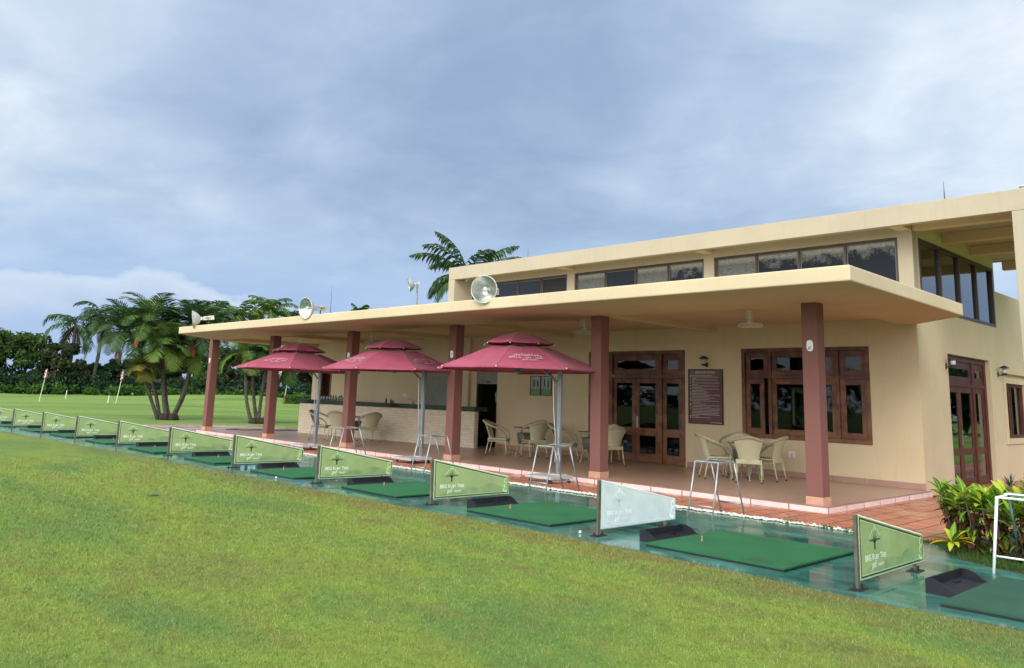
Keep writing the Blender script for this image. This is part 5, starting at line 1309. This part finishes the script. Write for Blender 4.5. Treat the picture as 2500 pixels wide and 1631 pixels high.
# royal palm behind the building
t = thing('royal_palm', 'tall palm crown with arching dark fronds behind the upper roof', 'palm tree', (-23.9, 14, G))
trunk(t, [(0, 0, -.1), (.05, .0, 3.6), (.1, 0, 7.2)], .26, .17)
vw = np.array([.69, .72])   # image-plane direction on the ground
V, F, Rn = [], [], []
def rp(ang_img, el, L, droop, depth=0.0):
    az = math.atan2(.72, .69) if ang_img > 0 else math.atan2(-.72, -.69); az += depth
    frond_faces(V, F, Rn, (.1, 0, 7.1), az, el, L, droop, 30, .85, .11, .75)
for s, el, L, dr, dp in ((-1, .85, 3.3, 1.15, .15), (-1, .95, 2.7, 1.5, -.5), (-1, 1.15, 3.1, 1.35, .4), (-1, 1.35, 3.0, .95, .1), (-1, .45, 2.5, 2.0, .2), (-1, .25, 2.6, 1.4, -.4), (1, 1.05, 3.1, .9, .15), (1, .8, 3.4, 1.1, -.1), (1, .55, 2.4, 1.5, .7), (1, 1.3, 2.5, 1.6, -.9), (1, .2, 2.5, 1.6, .2), (-1, .05, 2.4, 1.5, .6), (1, .6, 2.4, 1.6, -.8)): rp(s, el, L, dr, dp)
link('crown', mesh_np('crown', np.array(V), np.array(F), [M['palmdark']], Rn), t)

def leaf_cloud(centers, radii, n, size, seed, squash=.8):
    g = np.random.default_rng(seed); idx = g.integers(0, len(centers), n); C_ = np.array(centers)[idx]; Rr = np.array(radii)[idx]
    d = g.normal(size=(n, 3)); d /= np.linalg.norm(d, axis=1)[:, None]; rad = Rr * (g.random(n) ** .42); p = C_ + d * rad[:, None] * np.array([1, 1, squash])
    a = g.normal(size=(n, 3)); a /= np.linalg.norm(a, axis=1)[:, None]; b = np.cross(a, g.normal(size=(n, 3))); b /= np.linalg.norm(b, axis=1)[:, None]
    s = size * g.uniform(.6, 1.3, n)[:, None]
    V = np.stack([p - a * s, p + b * s * .45, p + a * s, p - b * s * .45], 1).reshape(-1, 3)
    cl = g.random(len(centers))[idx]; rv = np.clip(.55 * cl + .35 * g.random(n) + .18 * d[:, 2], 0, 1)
    return V, np.arange(4 * n).reshape(n, 4), rv
def tree(base, H, Wd, mat, label, seed, n=5200, size=.22, trunkr=.18, nclump=26, low=.12, group='broadleaf trees along the far edge of the range', name='broadleaf_tree', cr_mat='treebark', forks=5):
    g = random.Random(seed); t = thing(name, label, 'tree', base, 0, group)
    cs = []; rs = []
    for k in range(nclump):
        a = g.uniform(0, 6.28); zz = g.uniform(low, 1.0); rr_ = Wd * .56 * math.sqrt(g.random()) * (1.05 - .6 * zz ** 2.5); r = g.uniform(.09, .19) * Wd
        cs.append((rr_ * math.cos(a), rr_ * math.sin(a), min(H * zz, H - r * .6))); rs.append(r)
    V, F, rv = leaf_cloud(cs, rs, n, size, seed)
    link('crown', mesh_np('crown', V, F, [M[mat]], rv), t)
    mb = MB(); mb.tube([(0, 0, -.2), (.1, .1, H * .25), (0, .1, H * .5)], [trunkr * 1.2, trunkr, trunkr * .6], 8)
    for k in range(forks):
        c = cs[g.randrange(len(cs))]; mb.tube([(0.05, .1, H * g.uniform(.15, .4)), (c[0] * .5, c[1] * .5, c[2] * .8), c], [trunkr * .55, trunkr * .35, trunkr * .12], 6)
    part('trunk', mb, cr_mat, t, True); return t
# far tree line (x, y at about 110 m)
TL = [(-111, 4, 8.0, 9, 'leafA', 'bright green broadleaf tree at the far left edge'), (-109, 11.0, 8.2, 8, 'leafA', 'tall broadleaf tree with a light green top at the left'), (-108, 15.5, 7.3, 6.5, 'leafA', 'full green tree second in the far line at the left'), (-106, 19.0, 6.3, 5.5, 'leafB', 'olive tree beneath the half-dead coconut palm'), (-108, 23.2, 3.9, 4.5, 'leafC', 'low dark tree between the two coconut palm trunks'), (-107, 27.2, 4.6, 5.5, 'leafC', 'dark tree right of the pale coconut trunk'), (-108, 32, 6.2, 6.5, 'leafB', 'olive tree behind the left of the palm clump'), (-108, 37, 6.8, 7, 'leafA', 'green tree behind the middle of the palm clump'), (-107, 42, 7.0, 7, 'leafB', 'olive tree behind the right of the palm clump'), (-107, 47.5, 7.6, 7, 'leafC', 'dark tree seen between the two farthest pillars'), (-112, 56, 8.5, 7, 'leafB', 'olive tree above the clipped hedge'), (-113, 62, 11.3, 8, 'leafA', 'green tree top above the canopy behind the lightning rod'), (-112, 69, 11.6, 9, 'leafC', 'dark tree top above the canopy left of the upper storey')]
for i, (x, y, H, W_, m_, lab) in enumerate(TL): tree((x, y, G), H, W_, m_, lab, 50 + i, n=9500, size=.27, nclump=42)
t = tree((-86, 44.5, G), 8.6, 8.5, 'leafC', 'thick forked tree trunk behind the clipped hedge', 91, n=5200, size=.22, trunkr=.05, nclump=24, low=.50, group='broadleaf trees along the far edge of the range', forks=0)
mb = MB(); mb.tube([(0, -.15, -.2), (0, -.1, 1.0), (0, 0, 2.0)], [.42, .36, .34], 9); mb.tube([(0, 0, 1.9), (-.1, -.6, 3.2), (0, -1.4, 5.2)], [.30, .24, .14], 8); mb.tube([(0, 0.05, 1.9), (.1, .7, 2.9), (0, 1.7, 4.6), (0, 2.2, 5.8)], [.28, .22, .16, .1], 8); mb.tube([(0, -.3, 2.6), (-.2, .1, 4.0), (-.2, .2, 6.0)], [.16, .12, .06], 7)
part('limb', mb, 'treebark', t, True)
cs = []; rs = []; g = random.Random(15)
for k in range(260): x = g.uniform(-170, 150); cs.append((x, -150 + g.uniform(-5, 5), g.uniform(.5, 8) * (.7 + .3 * math.sin(x * .07)))); rs.append(g.uniform(1.6, 3.4))
for k in range(150): cs.append((g.uniform(-38, 16), g.uniform(44, 52), g.uniform(.3, 4.2))); rs.append(g.uniform(1.2, 2.0))
for k in range(260): cs.append((g.uniform(34, 42), g.uniform(-30, 110), g.uniform(.5, 7.5))); rs.append(g.uniform(1.6, 3.0))
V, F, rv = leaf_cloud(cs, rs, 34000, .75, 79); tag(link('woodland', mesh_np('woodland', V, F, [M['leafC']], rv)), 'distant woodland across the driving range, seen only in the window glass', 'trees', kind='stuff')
# undergrowth along the far edge: one mass
cs = []; rs = []; g = random.Random(5)
for k in range(420): y = g.uniform(-14, 82); cs.append((-103 + g.uniform(-3, 1.5) - max(0, y - 50) * .15, y, g.uniform(.2, 2.6) * g.uniform(.5, 1))); rs.append(g.uniform(.7, 1.4))
V, F, rv = leaf_cloud(cs, rs, 34000, .24, 77); tag(link('undergrowth', mesh_np('undergrowth', V, F, [M['leafC']], rv * .9)), 'dense dark green undergrowth along the far edge of the practice green', 'bushes', kind='stuff')
cs = []; rs = []
for k in range(160): y = g.uniform(-14, 82); cs.append((-100.2 + g.uniform(-.6, .6) - max(0, y - 50) * .15, y, g.uniform(.05, .8))); rs.append(g.uniform(.5, .9))
V, F, rv = leaf_cloud(cs, rs, 14000, .20, 78); tag(link('ground_cover', mesh_np('ground_cover', V, F, [M['hedgeleaf']], rv)), 'low brighter green ground cover at the foot of the undergrowth', 'bushes', kind='stuff')
# grass clippings blown onto the tee line
Q = []
for i in range(2600):
    x = rnd.uniform(-12, 6) if rnd.random() < .8 else rnd.uniform(-26, -12)
    if mnoise.noise(Vector((x * 1.7, 2, 0))) < -.25: continue
    Q.append((x, edge_y(x) + abs(rnd.gauss(0, .10)), G + .006, 1.0))
blades('grass_clippings', np.array(Q), .003, .007, .006, 4.0, M['palmdead'], 'dry grass clippings lying along the lawn edge of the tee line', 'grass clippings')
mb = MB(); mb.tube([(-20.95, .75, .012), (-20.7, 1.3, .012), (-20.75, 1.9, .012), (-20.45, 2.4, .012), (-20.4, 3.0, .012), (-20.1, 3.6, .012)], .016, 6); tag(part('garden_hose', mb, 'black', None, True), 'dark hose lying on the porch floor at the far end', 'hose')
# clipped hedge
t = thing('clipped_hedge', 'low clipped box hedge left of the bar counter', 'hedge', (-60.3, 27.6, G))
g_ = np.random.default_rng(4); n = 9000; p = g_.uniform([-.8, -2.3, 0], [.8, 2.3, .98], (n, 3)); ax = g_.integers(0, 3, n); side = g_.random(n) < .5
ext = np.array([[-.8, .8], [-2.3, 2.3], [0, .98]]); 
for i in range(3): msk = ax == i; p[msk, i] = np.where(side[msk], ext[i, 0], ext[i, 1]) + g_.normal(0, .03, msk.sum())
a = g_.normal(size=(n, 3)); a /= np.linalg.norm(a, axis=1)[:, None]; b = np.cross(a, g_.normal(size=(n, 3))); b /= np.linalg.norm(b, axis=1)[:, None]; s = .075
V = np.stack([p - a * s, p + b * s * .6, p + a * s, p - b * s * .6], 1).reshape(-1, 3); link('foliage', mesh_np('foliage', V, np.arange(4 * n).reshape(n, 4), [M['hedgeleaf']], g_.random(n)), t)
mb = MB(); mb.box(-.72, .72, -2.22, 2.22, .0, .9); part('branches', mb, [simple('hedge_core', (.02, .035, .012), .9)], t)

# street lamp, flags, markers
t = thing('globe_lamp', 'white globe lamp on a thin pole beyond the far pillars', 'lamp', (-59.4, 24.36, G))
mb = MB(); mb.tube([(0, 0, 0), (0, .12, 1.0)], .07, 8); mb.cur = 1; mb.tube([(0, .12, 1.0), (0, .35, 3.2)], .05, 8); part('pole', mb, 'wood+steel', t)
mb = MB(); mb.tube([(0, .32, 3.05), (-.1, .0, 2.75), (-.28, -.25, 2.68)], .03, 6); part('arm', mb, 'steel', t)
mb = MB(); mb.lathe([(0, -.24)] + [(.24 * math.cos(R_(q)), .24 * math.sin(R_(q))) for q in range(-75, 90, 15)] + [(0, .24)], (-.28, -.32, 2.92), 18); part('globe', mb, 'globe', t, True)
for x, y, lean, lab in ((-59.38, 4.97, .20, 'left flagstick with a limp maroon and white flag on the practice green'), (-54.73, 8.65, .20, 'right flagstick with a limp maroon and white flag on the practice green')):
    t = thing('golf_flag', lab, 'flag', (x, y, hgt(x, y)), 0, 'flagsticks on the practice green')
    top_ = Vector((.25, lean, 2.28)); mb = MB(); mb.tube([(0, 0, 0), top_], [.027, .018], 6); part('flagstick', mb, 'stick', t)
    mb = MB(); pr = [(-.09, 1.70), (.05, 1.62), (.10, 1.75), (.07, 1.95), (.11, 2.05), (.05, 2.18), (.01, 2.34), (-.06, 2.26), (-.12, 2.02), (-.07, 1.88)]
    mb.prism(pr, -.03, .03, lambda a, b, c: (c * .8 + a * .69 + .21, a * .72 + lean * b / 2.28 + c, b)); mb.cur = 1
    for cx_, cz_, r in ((.0, 2.15, .05), (-.0, 1.95, .055), (.03, 1.80, .06), (-.02, 1.72, .04)): mb.lathe([(0, 0), (r, 0)], seg=10, tr=lambda a, b, c, cx_=cx_, cz_=cz_: (.26 + cx_ * .69 - .0, cx_ * .72 + a - .05 + lean * cz_ / 2.28, cz_ + b * 1.3))
    f = part('flag', mb, 'flagred+flagwhite', t, fix=False)
for x, y, h, ball, lab in ((-73.0, 10.6, .72, 0, 'short pale marker stick right of the left flag'), (-56.5, 8.7, .62, 1, 'short marker stick with a dark cup beside the right flag'), (-67, 17.1, .60, 1, 'short marker stick with a dark cup left of the palm clump')):
    t = thing('hole_marker', lab, 'marker', (x, y, hgt(x, y)), 0, 'short hole markers on the practice green')
    mb = MB(); mb.tube([(0, 0, 0), (0, .06, h)], .035, 6); part('stick', mb, 'stick', t)
    if ball: mb = MB(); mb.lathe([(0, -.1), (.09, -.06), (.10, .04), (.04, .12), (0, .13)], (0, .06, h), 10); part('cup', mb, 'signdark', t)
mb = MB(); mb.lathe([(0, 0), (.075, .0), (.078, -.002)], (-6.13, -7.38, G + .012), 20); tag(part('drain_hole', mb, 'rod', None), 'small dark hole in the lawn left of the tee line', 'hole')

# ------------------------------------------------------------------ croton bed
def croton_leaf(V, F, MI, Rn, base, az, el, L, w_, mi=0, curl=.6):
    p = np.array(base, float); pts = [p.copy()]; e = el; n = 5
    for i in range(n):
        d = np.array([math.cos(az) * math.cos(e), math.sin(az) * math.cos(e), math.sin(e)]); p = p + d * L / n; pts.append(p.copy()); e -= curl / n
    side = np.array([-math.sin(az), math.cos(az), 0]); up = np.array([0, 0, 1.0]); ws = [.18, .75, 1.0, .92, .58, .04]; o = len(V); q = rnd.random()
    for i in range(n + 1):
        w2 = w_ * .5 * ws[i]; rb = w_ * .065 * (1 - i / n * .6)
        V.extend([pts[i] - side * w2 + up * w2 * .35, pts[i] - side * rb, pts[i] + side * rb, pts[i] + side * w2 + up * w2 * .35])
    for i in range(n):
        for j in range(3): k = o + i * 4 + j; F.append((k, k + 1, k + 5, k + 4)); MI.append(1 if (j == 1 and mi == 0) else (0 if mi == 0 else mi)); Rn.append(q)
def croton(x, y, H, label, seed, nst=6, spread=.17, tuft=10, low=True):
    rs_ = random.Random(seed); t = thing('croton_shrub', label, 'shrub', (x, y, G + .01), 0, 'croton shrubs in the bed at the right')
    V, F, MI, Rn = [], [], [], []; mb = MB()
    for s in range(nst):
        a = rs_.uniform(0, 6.28); r = rs_.uniform(.3, 1) * spread; top = (r * math.cos(a), r * math.sin(a), H * rs_.uniform(.78, 1.0)); b = (r * .3 * math.cos(a), r * .3 * math.sin(a), 0)
        mb.tube([b, (r * .7 * math.cos(a + .3), r * .7 * math.sin(a + .3), H * .5), top], [.010, .008, .006], 6)
        for k in range(tuft):
            az = 2.4 * k + rs_.uniform(-.3, .3); f = k / tuft
            croton_leaf(V, F, MI, Rn, (top[0], top[1], top[2] - .10 + .10 * f), az, R_(5 + 70 * f + rs_.uniform(-12, 12)), rs_.uniform(.14, .22), rs_.uniform(.058, .085), 0)
        if low:
            for k in range(22):
                az = rs_.uniform(0, 6.28); z = rs_.uniform(.08, .78); croton_leaf(V, F, MI, Rn, (top[0] * z, top[1] * z, top[2] * z), az, rs_.uniform(-.9, .5), rs_.uniform(.10, .17), rs_.uniform(.035, .06), 2 if rs_.random() < .62 else 0, 1.0)
    link('foliage', mesh_np('foliage', np.array(V), np.array(F), [M['croton'], M['crotonrib'], M['crotonred'], M['crotonyellow']], Rn, MI), t)
    part('stems', mb, 'treebark', t, True); return t
cl = [(2.30, -1.62, .64, 'croton shrub at the left end of the bed, tallest bright tuft'), (2.52, -1.85, .66, 'croton shrub second from the left in the bed'), (2.62, -1.25, .62, 'croton shrub behind the second one in the bed'), (2.80, -2.02, .62, 'croton shrub behind the post of the white stand'), (3.10, -2.10, .60, 'croton shrub inside the white stand at the right edge'), (2.98, -1.40, .66, 'croton shrub in the rear row near the right edge'), (3.45, -1.85, .64, 'croton shrub cut by the right edge'), (2.22, -1.28, .52, 'croton shrub nearest the brick path'), (3.4, -2.3, .5, 'low croton shrub at the lower right edge')]
for i, (x, y, H, lab) in enumerate(cl): croton(x, y, H, lab, 200 + i)
# low single rosette in front
t = thing('croton_shrub', 'low star-shaped croton sprout with one yellow leaf in front of the bed', 'shrub', (2.40, -2.14, G + .01), 0, 'croton shrubs in the bed at the right'); V, F, MI, Rn = [], [], [], []
for k, (az, el, L, mi) in enumerate(((.8, .9, .17, 0), (1.6, 1.3, .18, 0), (2.4, 1.0, .15, 0), (3.6, .5, .16, 0), (-2.4, .15, .19, 3), (-1.4, .0, .18, 0), (-1.0, .2, .16, 0), (-.3, .5, .18, 0), (.3, .55, .16, 3), (0.0, .3, .17, 3), (-.6, 1.0, .16, 0))): croton_leaf(V, F, MI, Rn, (0, 0, .12), az, el, L * 1.35, .062, mi, .7)
link('foliage', mesh_np('foliage', np.array(V), np.array(F), [M['croton'], M['crotonrib'], M['crotonred'], M['crotonyellow']], Rn, MI), t); mb = MB(); mb.tube([(0, 0, 0), (0, 0, .13)], .008, 6); part('stems', mb, 'treebark', t)
# spiky plants
for i, (x, y, H, lab) in enumerate(((2.12, -1.05, .50, 'thin spiky plant left of the crotons'), (2.75, -.8, .80, 'thin spiky plant behind the crotons in front of the side door'), (2.95, -.65, .82, 'thin spiky plant behind the crotons near the right edge'), (3.3, -.8, .86, 'thin spiky plant at the very right edge'))):
    t = thing('spiky_shrub', lab, 'shrub', (x, y, G + .01), 0, 'spiky shrubs behind the crotons'); V, F, Rn = [], [], []; mb = MB()
    for s in range(5):
        top = (rnd.uniform(-.16, .16), rnd.uniform(-.16, .16), H * rnd.uniform(.55, .85)); mb.tube([(top[0] * .3, top[1] * .3, 0), top], .006, 5)
        for k in range(16):
            az = rnd.uniform(0, 6.28); e = rnd.uniform(.1, 1.4); L = rnd.uniform(.12, .20); d = np.array([math.cos(az) * math.cos(e), math.sin(az) * math.cos(e), math.sin(e)]); sd_ = np.array([-math.sin(az), math.cos(az), 0]) * .007
            b = np.array(top) + d * .01; o = len(V); V += [b - sd_, b + sd_, b + d * L * .6 + sd_, b + d * L * .6 - sd_, b + d * L + sd_ * .1 - np.array([0, 0, .02]), b + d * L - sd_ * .1 - np.array([0, 0, .02])]; F += [(o, o + 1, o + 2, o + 3), (o + 3, o + 2, o + 4, o + 5)]; Rn += [rnd.random()] * 2
    link('foliage', mesh_np('foliage', np.array(V), np.array(F), [M['spiky']], Rn), t); part('stems', mb, 'treebark', t)
